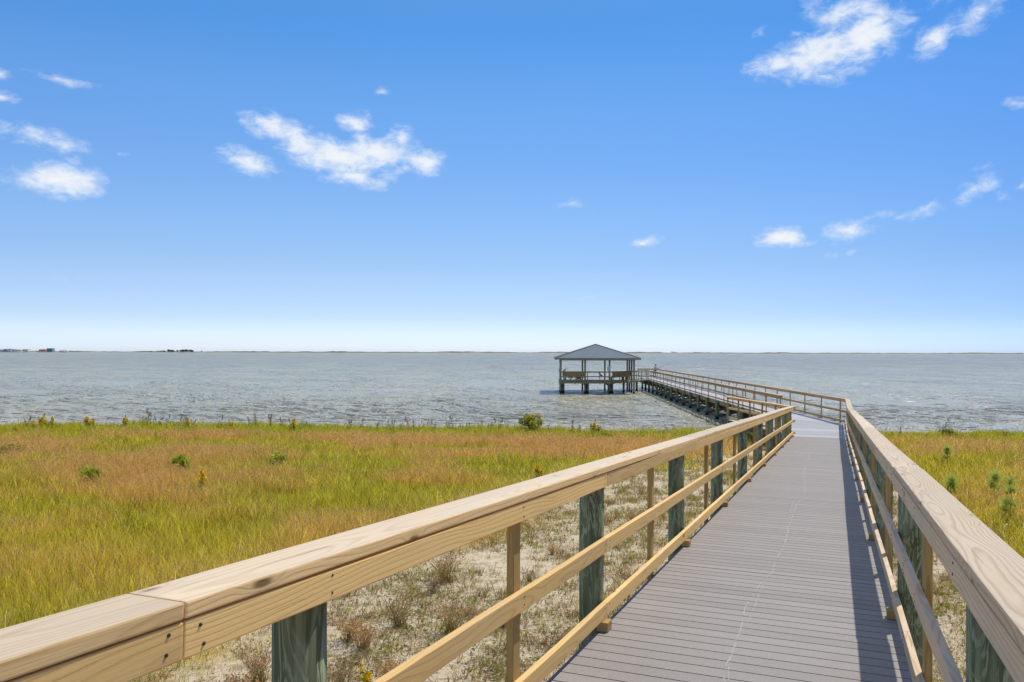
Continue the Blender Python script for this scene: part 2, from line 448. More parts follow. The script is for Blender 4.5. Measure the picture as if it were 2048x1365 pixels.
# ---------------------------------------------------------------- decking built of planks
def planks(name, lines, mats, parent, thick=0.045, gap=0.006, mat_of=None, drop_origin=True):
    """lines: list of (a0,b0,a1,b1): each plank's left edge a0-a1 and right edge b0-b1 as it lies"""
    me = bpy.data.meshes.new(name); V = []; Fc = []; tint = []; mi = []
    O = origin_of(parent)
    rr = random.Random(len(lines))
    for k, (a0, b0, b1, a1) in enumerate(lines):
        base = len(V)
        for p in (a0, b0, b1, a1): V.append(tuple(Vector(p) - O))
        for p in (a0, b0, b1, a1): V.append(tuple(Vector(p) - O - Vector((0, 0, thick))))
        Fc += [(base, base + 1, base + 2, base + 3), (base + 4, base + 7, base + 6, base + 5)]
        Fc += [(base + i, base + 4 + i, base + 4 + (i + 1) % 4, base + (i + 1) % 4) for i in range(4)]
        tv = rr.random(); tint += [tv] * 6; mi += [mat_of(k) if mat_of else 0] * 6
    me.from_pydata(V, [], Fc); me.update()
    at_ = me.attributes.new('tint', 'FLOAT', 'FACE'); at_.data.foreach_set('value', tint)
    for mm in mats: me.materials.append(mm)
    me.polygons.foreach_set('material_index', mi)
    bm = bmesh.new(); bm.from_mesh(me); bmesh.ops.recalc_face_normals(bm, faces=bm.faces); bm.to_mesh(me); bm.free()
    return mesh_obj(name, me, None, parent)

# ---------------------------------------------------------------- railings
CAP_T, CAP_W = 0.042, 0.184
H_CAP = 1.08
M['screw'] = flat('dark_screw_head', (0.06, 0.055, 0.05), 0.45, 0.2, 30, 0.6)
_scr = []
def screw_mesh():
    if not _scr:
        bm = bmesh.new(); bmesh.ops.create_cone(bm, cap_ends=True, segments=10, radius1=0.0055, radius2=0.004, depth=0.003)
        me = bpy.data.meshes.new('screw'); bm.to_mesh(me); bm.free(); _scr.append(me)
    return _scr[0]
def railing(parent, P, joints, posts, side, caps, mats, post_drop=-0.25, blocks=(), screws=(), cw=CAP_W):
    """P(t, off, h): point along the run, off measured outwards from the inner face of the rails.
    side=+1: outwards is to the right of the run. Caps and rails are butted with 3 mm joints."""
    capm, railm, postm = mats
    rl = empty('railing', (0, 0, 0), 0, parent)
    jit = {}
    def J(t):
        if t not in jit: jit[t] = random.uniform(-0.004, 0.004)
        return jit[t]
    def upv(): return (0, 0, 1)
    for a, b in zip(caps[:-1], caps[1:]):
        g = 0.002
        la, lb = random.uniform(0, .008), random.uniform(0, .008)
        board('cap_board', P(a + g, cw / 2 - 0.006 + la, H_CAP - CAP_T / 2 + J(a)), P(b - g, cw / 2 - 0.006 + lb, H_CAP - CAP_T / 2 + J(b)), cw, CAP_T, capm, rl, ch=0.006)
    for nm, h0, h1 in (('top_rail', 0.942, H_CAP - CAP_T - 0.006), ('middle_rail', 0.50, 0.592), ('bottom_rail', 0.066, 0.158)):
        for a, b in zip(joints[:-1], joints[1:]):
            hm = (h0 + h1) / 2
            board(nm, P(a + 0.0015, 0.019, hm + J(a) * 0.5), P(b - 0.0015, 0.019, hm + J(b) * 0.5), 0.038, h1 - h0, railm, rl)
    for t in posts:
        lean = random.uniform(-0.008, 0.008)
        o = board('post', P(t, 0.0585, post_drop), P(t + lean, 0.0585, H_CAP - CAP_T - 0.004), 0.038, 0.089, postm, rl,
                  up=(P(t + 1, 0, 0) - P(t, 0, 0)).normalized())
    for t in screws:
        for hh in (0.965, 1.012, 0.525, 0.567, 0.088, 0.136):
            o = mesh_obj('screw', screw_mesh(), M['screw'], rl)
            p = P(t + random.uniform(-.012, .012), -0.0015, hh + random.uniform(-.004, .004)); n_ = (P(t, -1, 0) - P(t, 0, 0)).normalized()
            o.matrix_basis = Matrix.Translation(p - origin_of(rl)) @ Vector((0, 0, 1)).rotation_difference(n_).to_matrix().to_4x4()
    for t in blocks:
        board('foot_block', P(t - 0.055, -0.004, 0.033), P(t + 0.055, -0.004, 0.033), 0.075, 0.062, postm, rl)
    return rl

# ================================================================ BOARDWALK (sloping ramp + landing)
bw = empty('boardwalk', ramp(8, -0.5, -1.5))
tag(bw, 'long sloping boardwalk of grey planks between wooden railings, leading down to the pier', 'boardwalk')
lines = []
step = 0.1462; t0 = -2.6
k = 0
while t0 + k * step < T_END - 0.001:
    a = t0 + k * step; b = min(a + step - 0.011, T_END)
    # every 25th joint is a little wider
    if k % 25 == 17: b -= 0.008
    lines.append((ramp(a, -1.43), ramp(a, 0.42), ramp(b, 0.42), ramp(b, -1.43))); k += 1
bwO = origin_of(bw)
deck = planks('deck', lines, [M['deck']], bw, mat_of=None)
# object space of the deck lies along world axes: align the rib texture with the planks
deck.data.transform(Matrix.Rotation(-math.atan2(-UX, UY), 4, 'Z')); deck.rotation_euler = (0, 0, math.atan2(-UX, UY))
M_deck_rot = math.atan2(-UX, UY)

# pale wandering scratch along the deck
def deck_ts(px, py):
    D = 1.0
    dx = (px - 1024) / F; dz = -(py - 704.5 - (px - 1024) * ROLL) / F
    # z = 2.65 - SL*t, t = UX*X+UY*Y ; X = dx*D, Z = CAMZ + dz*D
    D = (CAMZ - 2.65) / (-dz - SL * (UX * dx + UY))
    return to_ts(dx * D, D)
path1 = [(1450, 1364), (1455, 1330), (1470, 1290), (1486, 1250), (1492, 1215), (1500, 1200), (1520, 1170), (1545, 1146), (1551, 1132), (1560, 1105), (1572, 1085), (1578, 1060), (1583, 1042), (1594, 1010), (1612, 987), (1609, 978), (1611, 965), (1606, 952), (1612, 935), (1618, 915), (1622, 895)]
path2 = [(1458, 1364), (1460, 1325), (1475, 1280), (1500, 1240), (1510, 1215), (1520, 1185), (1531, 1165), (1540, 1148), (1556, 1118), (1568, 1095), (1574, 1070), (1577, 1050), (1580, 1030), (1586, 1005), (1600, 985)]
bm = bmesh.new()
for pth, wd in ((path1, 0.006), (path2, 0.0045)):
    ts = [deck_ts(*p) for p in pth]
    pts = []
    for (a, b) in zip(ts[:-1], ts[1:]):
        for i in range(8):
            f = i / 8; tt = a[0] + (b[0] - a[0]) * f; ss = a[1] + (b[1] - a[1]) * f
            pts.append((tt, ss + 0.008 * mnoise.noise((tt * 5.0, wd * 900, 0)) + 0.004 * mnoise.noise((tt * 19.0, wd * 900, 0))))
    prev = None
    for (tt, ss) in pts:
        w = wd * (0.6 + 0.8 * random.random()) / 2
        v = [bm.verts.new(ramp(tt, ss - w, 0.0025) - bwO), bm.verts.new(ramp(tt, ss + w, 0.0025) - bwO)]
        if prev and random.random() > 0.16: bm.faces.new((prev[0], prev[1], v[1], v[0]))
        prev = v
from_bm(bm, 'scratch_mark', M['scratch'], bw)

# narrow dark strip along the left deck edge, joists below the deck
board('edge_strip', ramp(-2.6, -1.4455, -0.022), ramp(T_END, -1.4455, -0.022), 0.022, 0.03, M['fascia'], bw)
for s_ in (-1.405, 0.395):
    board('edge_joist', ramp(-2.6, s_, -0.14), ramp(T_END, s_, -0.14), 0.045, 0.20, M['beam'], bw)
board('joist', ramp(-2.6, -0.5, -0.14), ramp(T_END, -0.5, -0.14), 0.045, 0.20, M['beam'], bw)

PL = lambda t, off, h: ramp(t, -1.42 - off, h)
PRt = lambda t, off, h: ramp(t, 0.385 + off, h)
jl = [-2.4, 1.447, 5.20, 8.85, 12.4, 16.0, 19.6, 23.2, 26.9, T_END]
lpiles = [-1.2, 2.05, 5.26, 8.39, 11.48, 14.8, 18.0, 21.25, 24.4, 27.5, 30.3]
lposts = [0.5, 3.66, 6.83, 10.03, 13.0, 16.3, 19.25, 22.6, 25.8, 29.0]
railing(bw, PL, jl, lposts, -1, [-2.4, 1.447, 9.0, 16.4, 23.7, T_END + 0.02], (M['cap'], M['rail'], M['post']), blocks=[t - 0.14 for t in lpiles[2:]], screws=(1.39, 1.50, 2.05, 3.66, 5.15, 5.27, 6.83))
rpiles = [-0.1, 3.19, 6.5, 9.8, 13.1, 16.4, 19.7, 23.0, 26.3, 29.6]
rposts = [1.3, 4.62, 7.95, 11.2, 14.5, 17.8, 21.1, 24.4, 27.8]
R_END = 36.75
def PR(t, off, h):          # right rail: sloping, then level along the landing
    p = ramp(min(t, T_END), 0.385 + off, h)
    if t > T_END:
        p = ramp(t, 0.385 + off, 0); p.z = DZ + h
    return p
railing(bw, PRt, [-2.4, 1.9, 5.4, 9.1, 12.7, 16.4, 20.0, 23.7, 27.2, T_END], rposts, 1, [-2.4, -1.0, 6.28, 13.5, 20.8, 25.8, T_END], (M['cap_grey'], M['rail_grey'], M['post']), blocks=[t - 0.2 for t in rpiles[1:]], screws=(1.85, 1.95, 3.19, 4.62, 5.35, 5.45, 6.5))
railing(bw, PR, [T_END, 33.6, R_END], [31.4, 32.4, 33.6, 34.9, 36.2], 1, [T_END, R_END], (M['cap_grey'], M['rail_grey'], M['post']))
def gz(p): return float(ground_z(np.array([p.x]), np.array([p.y]))[0])
for t in lpiles:
    lean = random.uniform(-.02, .02)
    b_ = ramp(t + lean, -1.42 - 0.038 - 0.089, 0); b_.z = gz(b_) - 0.4
    pile('pile', b_, ramp(t, -1.42 - 0.038 - 0.087, H_CAP - CAP_T - 0.003), 0.084, M['pile'], bw)
for t in rpiles:
    lean = random.uniform(-.02, .02)
    b_ = ramp(t + lean, 0.385 + 0.038 + 0.089, 0); b_.z = gz(b_) - 0.4
    pile('pile', b_, ramp(t, 0.385 + 0.038 + 0.087, H_CAP - CAP_T - 0.003), 0.084, M['pile'], bw)

# landing: level deck between ramp end, pier and the gap to the beach steps
def lev(x, y, h=0.0): return Vector((x, y, DZ + h))
LL = ramp(T_END, -1.43).xy; LR = ramp(T_END, 0.42).xy
RC = ramp(R_END, 0.42).xy                       # right corner where the pier begins
LE = Vector((9.77, 36.1)); PLs = Vector((12.52, 37.2))
# boards across the landing, parallel with the ramp boards, cut by its outline
def clip_strip(poly, t_a, t_b):
    """part of a plan polygon between two lines of constant t"""
    def cut(pts, lim, keep_ge):
        out = []
        for i in range(len(pts)):
            p, q = pts[i], pts[(i + 1) % len(pts)]
            tp = UX * p[0] + UY * p[1] - lim; tq = UX * q[0] + UY * q[1] - lim
            if not keep_ge: tp, tq = -tp, -tq
            if tp >= 0: out.append(p)
            if (tp >= 0) != (tq >= 0):
                f = tp / (tp - tq); out.append((p[0] + (q[0] - p[0]) * f, p[1] + (q[1] - p[1]) * f))
        return out
    a = cut(poly, t_a, True)
    return cut(a, t_b, False) if len(a) > 2 else []
land_poly = [tuple(LL), tuple(LR), tuple(RC), tuple(PLs), tuple(LE)]
me = bpy.data.meshes.new('landing_deck'); V = []; Fc = []; tint = []; mi = []
t_ = T_END + 0.006; k = 0
while t_ < 40:
    pl = clip_strip(land_poly, t_, t_ + 0.140)
    if len(pl) > 2:
        base = len(V); n = len(pl)
        for p in pl: V.append(tuple(lev(*p) - bwO))
        for p in pl: V.append(tuple(lev(*p, -0.03) - bwO))
        Fc.append(tuple(range(base, base + n))); Fc.append(tuple(range(base + 2 * n - 1, base + n - 1, -1)))
        for i in range(n): Fc.append((base + i, base + n + i, base + n + (i + 1) % n, base + (i + 1) % n))
        m_ = 0 if (k < 4 or 16 < k < 22) else 1
        tv = random.random(); tint += [tv] * (n + 2); mi += [m_] * (n + 2)
    t_ += 0.1462; k += 1
me.from_pydata(V, [], Fc); me.update()
at_ = me.attributes.new('tint', 'FLOAT', 'FACE'); at_.data.foreach_set('value', tint)
me.materials.append(M['deck_pale']); me.materials.append(M['deck_grey']); me.polygons.foreach_set('material_index', mi)
bm = bmesh.new(); bm.from_mesh(me); bmesh.ops.recalc_face_normals(bm, faces=bm.faces); bm.to_mesh(me); bm.free()
lk = mesh_obj('landing_deck', me, None, bw)
me.transform(Matrix.Rotation(-M_deck_rot, 4, 'Z')); lk.rotation_euler = (0, 0, M_deck_rot)
def runP(p0, p1, side, base=None):
    p0 = Vector(p0); p1 = Vector(p1); d = (p1 - p0).normalized()
    nrm = Vector((d.y, -d.x)) * side
    return (lambda t, off, h: Vector((p0.x + d.x * t + nrm.x * off, p0.y + d.y * t + nrm.y * off, DZ + h))), (p1 - p0).length
lp, ln = runP(LL + Vector((0.1, 0.06)), LE, -1)
railing(bw, lp, [0, ln / 2, ln], [0.35, 1.6, 2.9, 4.2, 5.5, ln - 0.2], -1, [-0.08, ln / 2, ln], (M['cap'], M['rail'], M['post']), post_drop=-0.5)
for a, b in ((LL, LE), (LE, PLs)):
    board('edge_joist', lev(a.x, a.y, -0.16), lev(b.x, b.y, -0.16), 0.045, 0.24, M['beam'], bw)
for p in (LL + Vector((0.2, 1.2)), LL + Vector((0.05, 3.9)), LE + Vector((0.2, -0.3)), LE + Vector((1.4, 0.3)), LL + Vector((1.3, 2.5)), LL + Vector((1.6, 4.9))):
    pile('pile', (p.x, p.y, gz(Vector((p.x, p.y, 0))) - 0.5), (p.x, p.y, DZ - 0.04), 0.095, M['pile'], bw)
for t in (31.9, 35.2):
    p = PR(t, 0.13, 0); pile('pile', (p.x, p.y, gz(p) - 0.5), (p.x, p.y, DZ + H_CAP - CAP_T - 0.003), 0.084, M['pile'], bw)

# ================================================================ PIER
PD = Vector((0.0523, 0.9986)); PQ = Vector((0.9986, -0.0523))
PR0 = ramp(R_END, 0.385).xy                      # right rail starts
P_LEN_R = 62.9
WID = 1.86
def pier(t, s, h=0.0):                           # t from PR0 along the pier, s to the left of the right rail
    p = PR0 + PD * t - PQ * s
    return Vector((p.x, p.y, DZ + h))
pr = empty('pier', pier(20, 0.9, -1.2))
tag(pr, 'long straight wooden pier on round piles, running out over the water to the gazebo', 'pier')
T_L0 = 2.75; T_C = 54.6
lines = []; a = 0.0
t_cut = lambda t: None
while a < P_LEN_R:
    b = min(a + 0.140, P_LEN_R)
    # right part starts at the corner, left edge begins where the landing stops
    s_l = WID if a > T_L0 else max(0.02, WID * (a - 0.2) / (T_L0 - 0.2)) if a > 0.25 else 0.02
    lines.append((pier(a, s_l + 0.02, 0.003), pier(a, -0.03, 0.003), pier(b, -0.03, 0.003), pier(b, s_l + 0.02, 0.003)))
    a += 0.1462
planks('deck', lines, [M['deck_pale']], pr)
wm = (M['pier_cap'], M['pier_wood'], M['pier_wood'])
def seq(a, b, n): return [a + (b - a) * i / n for i in range(n + 1)]
fr = lambda t, off, h: pier(t, -off, h)
fl = lambda t, off, h: pier(t, WID + off, h)
railing(pr, fr, seq(0.02, P_LEN_R, 16), [0.75 + 2.45 * i for i in range(26)], 1, seq(0.02, P_LEN_R, 13), wm, post_drop=-0.28)
railing(pr, fl, seq(T_L0, T_C, 13), [T_L0 + 0.1 + 2.45 * i for i in range(22)], -1, seq(T_L0 - 0.1, T_C, 11), wm, post_drop=-0.28)
fe = lambda t, off, h: Vector((*(PR0 + PD * (P_LEN_R + off - 0.04) - PQ * t), DZ + h))
railing(pr, fe, [0.02, 2.2], [0.3, 1.2, 2.1], 1, [0.2, 2.3], wm)
# substructure: bents of two piles with a cross beam and diagonal braces
for i in range(18):
    t = 3.6 + 3.3 * i
    for s_ in (-0.13, WID + 0.13):
        p = pier(t, s_); pile('pile', (p.x, p.y, -1.6), (p.x, p.y, DZ - 0.02 + (0.02 if i % 3 else 0.06)), 0.115, M['pile'], pr, 10)
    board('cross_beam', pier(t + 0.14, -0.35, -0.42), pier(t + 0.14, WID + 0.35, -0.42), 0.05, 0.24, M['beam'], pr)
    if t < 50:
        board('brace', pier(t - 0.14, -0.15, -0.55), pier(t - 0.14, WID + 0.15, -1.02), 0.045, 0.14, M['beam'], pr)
for s_ in (0.02, WID - 0.02, WID / 2):
    board('edge_joist', pier(0.4 if s_ < 0.9 else T_L0, s_, -0.16), pier(P_LEN_R, s_, -0.16), 0.05, 0.24, M['pier_wood'], pr)

# ================================================================ GAZEBO
GA = -0.0523
GX = Vector((0.9986, -0.0523)); GY = Vector((0.0523, 0.9986))
G0 = Vector((5.02, 82.0)); GS = 2.50
def gaz(x, y, h=0.0):
    p = G0 + GX * x + GY * y
    return Vector((p.x, p.y, DZ + h))
gzb = empty('gazebo', gaz(3.75, 3.75, -1.2))
tag(gzb, 'open gazebo with a grey pyramid shingle roof, standing in the water beside the pier', 'gazebo')
# deck outline: square with its right front corner cut back to the pier
C_pt = pier(T_C, WID).xy
Cx = (C_pt - G0).dot(GX); Cy = (C_pt - G0).dot(GY)
poly = [(-0.15, -0.12), (5.15, -0.12), (Cx, Cy), (Cx + 0.02, Cy + 3.5), (-0.15, 7.65)]
bm = bmesh.new(); gO = origin_of(gzb)
top = [bm.verts.new(gaz(x, y, 0) - gO) for x, y in poly]; bot = [bm.verts.new(gaz(x, y, -0.05) - gO) for x, y in poly]
bm.faces.new(top); bm.faces.new(bot[::-1])
for i in range(len(poly)):
    j = (i + 1) % len(poly); bm.faces.new((top[i], bot[i], bot[j], top[j]))
bmesh.ops.recalc_face_normals(bm, faces=bm.faces)
gd = from_bm(bm, 'deck', M['deck_pale'], gzb)
for i in range(len(poly)):
    (x0, y0), (x1, y1) = poly[i], poly[(i + 1) % len(poly)]
    if i == 2: continue
    board('fascia', gaz(x0, y0, -0.09), gaz(x1, y1, -0.09), 0.045, 0.17, M['bench_wood'], gzb)
for i in range(4):
    for j in range(4):
        if 0 < i < 3 and 0 < j < 3: continue
        ph = 1.0
        pile('post', gaz(i * GS, j * GS, -2.6), gaz(i * GS, j * GS, 2.38), 0.095, M['gpost'], gzb, 10)
for i in (0, 1, 2):
    for y_ in (0.0, 2.5, 5.0):
        p = gaz(i * GS + 0.27, y_ + 0.2); pile('pile', (p.x, p.y, -1.6), (p.x, p.y, DZ - 0.06), 0.13, M['pile'], gzb, 10)
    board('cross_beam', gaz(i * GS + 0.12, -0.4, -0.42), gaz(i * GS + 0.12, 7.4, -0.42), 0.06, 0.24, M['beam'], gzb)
for f in (0.35, 0.7):
    x_ = 5.15 + (Cx - 5.15) * f; y_ = Cy * f
    p = gaz(x_ - 0.1, y_ + 0.3); pile('pile', (p.x, p.y, -1.6), (p.x, p.y, DZ - 0.06), 0.12, M['pile'], gzb, 10)
# eave beams
for (x0, y0, x1, y1) in ((-0.1, 0, 7.6, 0), (-0.1, 7.5, 7.6, 7.5), (0, 0.1, 0, 7.4), (7.5, 0.1, 7.5, 7.4)):
    board('eave_beam', gaz(x0, y0, 2.30), gaz(x1, y1, 2.30), 0.09, 0.2, M['gpost'], gzb)
# roof
m, t, b = new_mat('slate_grey_shingles')
co = t.add('ShaderNodeTexCoord').outputs['Object']
br = t.add('ShaderNodeTexBrick'); br.inputs['Scale'].default_value = 1.0
gx_, gy_, gz_ = t.sep(co)[0:3]
nr = t.sep(t.add('ShaderNodeNewGeometry').outputs['Normal'])
ax = t.math('GREATER_THAN', t.math('ABSOLUTE', nr[0]), t.math('ABSOLUTE', nr[1]))
along = t.math('ADD', t.math('MULTIPLY', gx_, t.math('SUBTRACT', 1.0, ax)), t.math('MULTIPLY', gy_, ax))
t.put(br.inputs['Vector'], t.comb(along, t.math('MULTIPLY', gz_, 2.6), 0.0))
br.inputs['Brick Width'].default_value = 0.45; br.inputs['Row Height'].default_value = 0.22; br.inputs['Mortar Size'].default_value = 0.018
br.inputs['Color1'].default_value = (0.085, 0.115, 0.142, 1); br.inputs['Color2'].default_value = (0.155, 0.19, 0.22, 1); br.inputs['Mortar'].default_value = (0.07, 0.08, 0.09, 1)
c = t.mix(t.noise(co, 3.0, 5, 0.7), br.outputs['Color'], (0.15, 0.185, 0.215)); t.put(b.inputs['Base Color'], c)
b.inputs['Roughness'].default_value = 0.85
M['shingle'] = m
OV = 0.62
bm = bmesh.new()
e0 = [gaz(-OV, -OV, 2.36), gaz(7.5 + OV, -OV, 2.36), gaz(7.5 + OV, 7.5 + OV, 2.36), gaz(-OV, 7.5 + OV, 2.36)]
ap = gaz(3.75, 3.75, 3.92)
lo = [bm.verts.new(p - gO) for p in e0]; mid = [bm.verts.new(p - gO + Vector((0, 0, 0.10))) for p in e0]; va = bm.verts.new(ap - gO)
soff = bm.verts.new(ap - gO - Vector((0, 0, 0.18)))
for i in range(4):
    j = (i + 1) % 4
    bm.faces.new((lo[i], lo[j], mid[j], mid[i])); bm.faces.new((mid[i], mid[j], va)); bm.faces.new((lo[j], lo[i], soff))
rf = from_bm(bm, 'roof', M['shingle'], gzb)
for i in range(4):
    j = (i + 1) % 4
    d = (e0[j] - e0[i]).normalized()
    board('fascia_board', e0[i] - d * 0.03 + Vector((0, 0, 0.0)), e0[j] + d * 0.03, 0.035, 0.17, M['gpost'], rf)
for i in range(4):
    board('ridge_cap', e0[i] + Vector((0, 0, 0.112)), ap + Vector((0, 0, 0.012)), 0.26, 0.012, M['shingle'], rf)
# railing of the gazebo
gw = (M['bench_wood'], M['bench_wood'], M['bench_wood'])
P1 = lambda t, off, h: gaz(t, -0.02 - off, h)
railing(gzb, P1, [0.1, 2.5, 5.0], [0.3, 1.5, 2.75, 4.0, 5.05], 1, [0.08, 2.5, 5.1], gw, cw=0.15)
dv = Vector((Cx - 5.15, Cy)); dl = dv.length; dn = dv.normalized()
P2 = lambda t, off, h: gaz(5.13 + dn.x * t + dn.y * off, -0.02 + dn.y * t - dn.x * off, h)
railing(gzb, P2, [0, dl / 2, dl], [0.5 + 1.25 * i for i in range(7)], 1, [0, dl / 2, dl + 0.1], gw, cw=0.15)
P3 = lambda t, off, h: gaz(-0.02 - off, t, h)
railing(gzb, P3, [0.1, 3.75, 7.5], [1.2 + 1.2 * i for i in range(5)], -1, [0.1, 3.75, 7.5], gw, cw=0.15)

# benches with solid board backs, inside the railing
def bench(P, L, label, legs_):
    c = P(L / 2, -0.3, 0)
    o = empty('bench', c); tag(o, label, 'bench', 'built-in benches in the gazebo')
    board('backrest', P(0, -0.05, 0.81), P(L, -0.12, 0.81), 0.035, 0.50, M['bench_wood'], o)
    board('seat', P(0, -0.42, 0.44), P(L, -0.42, 0.44), 0.40, 0.045, M['bench_wood'], o)
    for q in legs_:
        board('leg', P(q, -0.40, 0.0), P(q, -0.40, 0.42), 0.30, 0.07, M['bench_wood'], o, up=(P(1, 0, 0) - P(0, 0, 0)).normalized())
    return o
P1b = lambda t, off, h: P1(t + 0.18, off, h)
bench(P1b, 2.25, 'wooden bench with a solid board back beside the left corner post of the gazebo', (0.35, 1.9))
P2b = lambda t, off, h: P2(t + 0.4, off, h)
bench(P2b, 4.1, 'longer wooden bench with a solid board back on the gazebo side facing the pier', (2.9, 3.8, 0.4))

# notice on the gazebo post
bm = bmesh.new(); bmesh.ops.create_cube(bm, size=1.0); bmesh.ops.scale(bm, vec=(0.30, 0.03, 0.46), verts=bm.verts)
sg = from_bm(bm, 'sign', flat('pale_blue_sign', (0.62, 0.72, 0.80), 0.5, 0.06))
sg.location = gaz(4.9, -0.14, 1.36); sg.rotation_euler = (0, 0, GA)
tag(sg, 'small pale blue notice board fixed to a gazebo post', 'sign')

# things left on the gazebo deck: folding stool, wagon, bucket
def thing_at(name, loc, label, cat, group=None):
    return tag(empty(name, loc), label, cat, group)
blk = flat('black_plastic', (0.012, 0.014, 0.014), 0.5); blue = flat('blue_fabric', (0.01, 0.05, 0.22), 0.6); wht = flat('white_plastic', (0.75, 0.75, 0.73), 0.4, 0.05)
def bx(bm, c, s):
    r = bmesh.ops.create_cube(bm, size=1.0)
    bmesh.ops.scale(bm, vec=s, verts=r['verts']); bmesh.ops.translate(bm, vec=c, verts=r['verts'])
w = thing_at('wagon', gaz(1.88, 1.0, 0), 'blue cloth wagon with black wheels standing behind the left gazebo bench', 'wagon')
bm = bmesh.new(); bx(bm, (0, 0, 0.42), (0.50, 0.4, 0.22)); bmesh.ops.bevel(bm, geom=bm.edges[:], offset=0.02, segments=2, affect='EDGES'); from_bm(bm, 'tub', blue, w)
for sx in (-0.2, 0.2):
    for sy in (-0.2, 0.2):
        bm = bmesh.new(); bmesh.ops.create_cone(bm, cap_ends=True, segments=16, radius1=0.12, radius2=0.12, depth=0.07, matrix=Matrix.Translation((sx, sy, 0.12)) @ Matrix.Rotation(R(90), 4, 'X')); from_bm(bm, 'wheel', blk, w)
bm = bmesh.new(); bx(bm, (0, 0, 0.275), (0.46, 0.36, 0.05)); from_bm(bm, 'frame', blk, w)
st = thing_at('folding_chair', gaz(1.02, 1.0, 0), 'black folding camp chair behind the left gazebo bench', 'chair')
bm = bmesh.new(); bx(bm, (0, 0, 0.40), (0.42, 0.4, 0.06)); from_bm(bm, 'seat', blk, st)
bm = bmesh.new(); bx(bm, (0, 0.2, 0.62), (0.42, 0.04, 0.42)); from_bm(bm, 'backrest', blk, st)
for a0, a1 in (((-0.22, -0.18, 0), (0.2, -0.18, 0.40)), ((0.22, -0.18, 0), (-0.2, -0.18, 0.40)), ((-0.22, 0.18, 0), (0.2, 0.18, 0.40)), ((0.22, 0.18, 0), (-0.2, 0.18, 0.40))):
    O = origin_of(st); board('leg', Vector(a0) + O, Vector(a1) + O, 0.04, 0.04, blk, st)
bk = thing_at('bucket', gaz(0.42, 0.55, 0), 'white bucket near the left corner post of the gazebo', 'bucket')
bm = bmesh.new(); bmesh.ops.create_cone(bm, cap_ends=True, segments=20, radius1=0.13, radius2=0.16, depth=0.36, matrix=Matrix.Translation((0, 0, 0.18))); from_bm(bm, 'pail', wht, bk)
bm = bmesh.new(); bmesh.ops.create_cone(bm, cap_ends=True, segments=20, radius1=0.17, radius2=0.17, depth=0.03, matrix=Matrix.Translation((0, 0, 0.375))); from_bm(bm, 'lid', wht, bk)

# ---------------------------------------------------------------- skin figures
def skin_mesh(name, pts, edges, rad, mat, parent=None, root=0, sub=2, loc=None):
    me = bpy.data.meshes.new(name); me.from_pydata([tuple(p) for p in pts], edges, []); me.update()
    o = bpy.data.objects.new(name, me); COL.objects.link(o)
    sm = o.modifiers.new('skin', 'SKIN'); sm.use_smooth_shade = True
    lay = me.skin_vertices[0].data
    for i, r_ in enumerate(rad):
        lay[i].radius = (r_, r_) if isinstance(r_, (int, float)) else r_
        lay[i].use_root = (i == root)
    s2 = o.modifiers.new('sub', 'SUBSURF'); s2.levels = sub; s2.render_levels = sub
    dg = bpy.context.evaluated_depsgraph_get(); ev = o.evaluated_get(dg)
    m2 = bpy.data.meshes.new_from_object(ev); bpy.data.objects.remove(o); bpy.data.meshes.remove(me)
    m2.name = name; m2.materials.clear(); m2.materials.append(mat)
    for p in m2.polygons: p.use_smooth = True
    o = mesh_obj(name, m2, None, parent)
    if loc is not None: o.location = loc
    return o

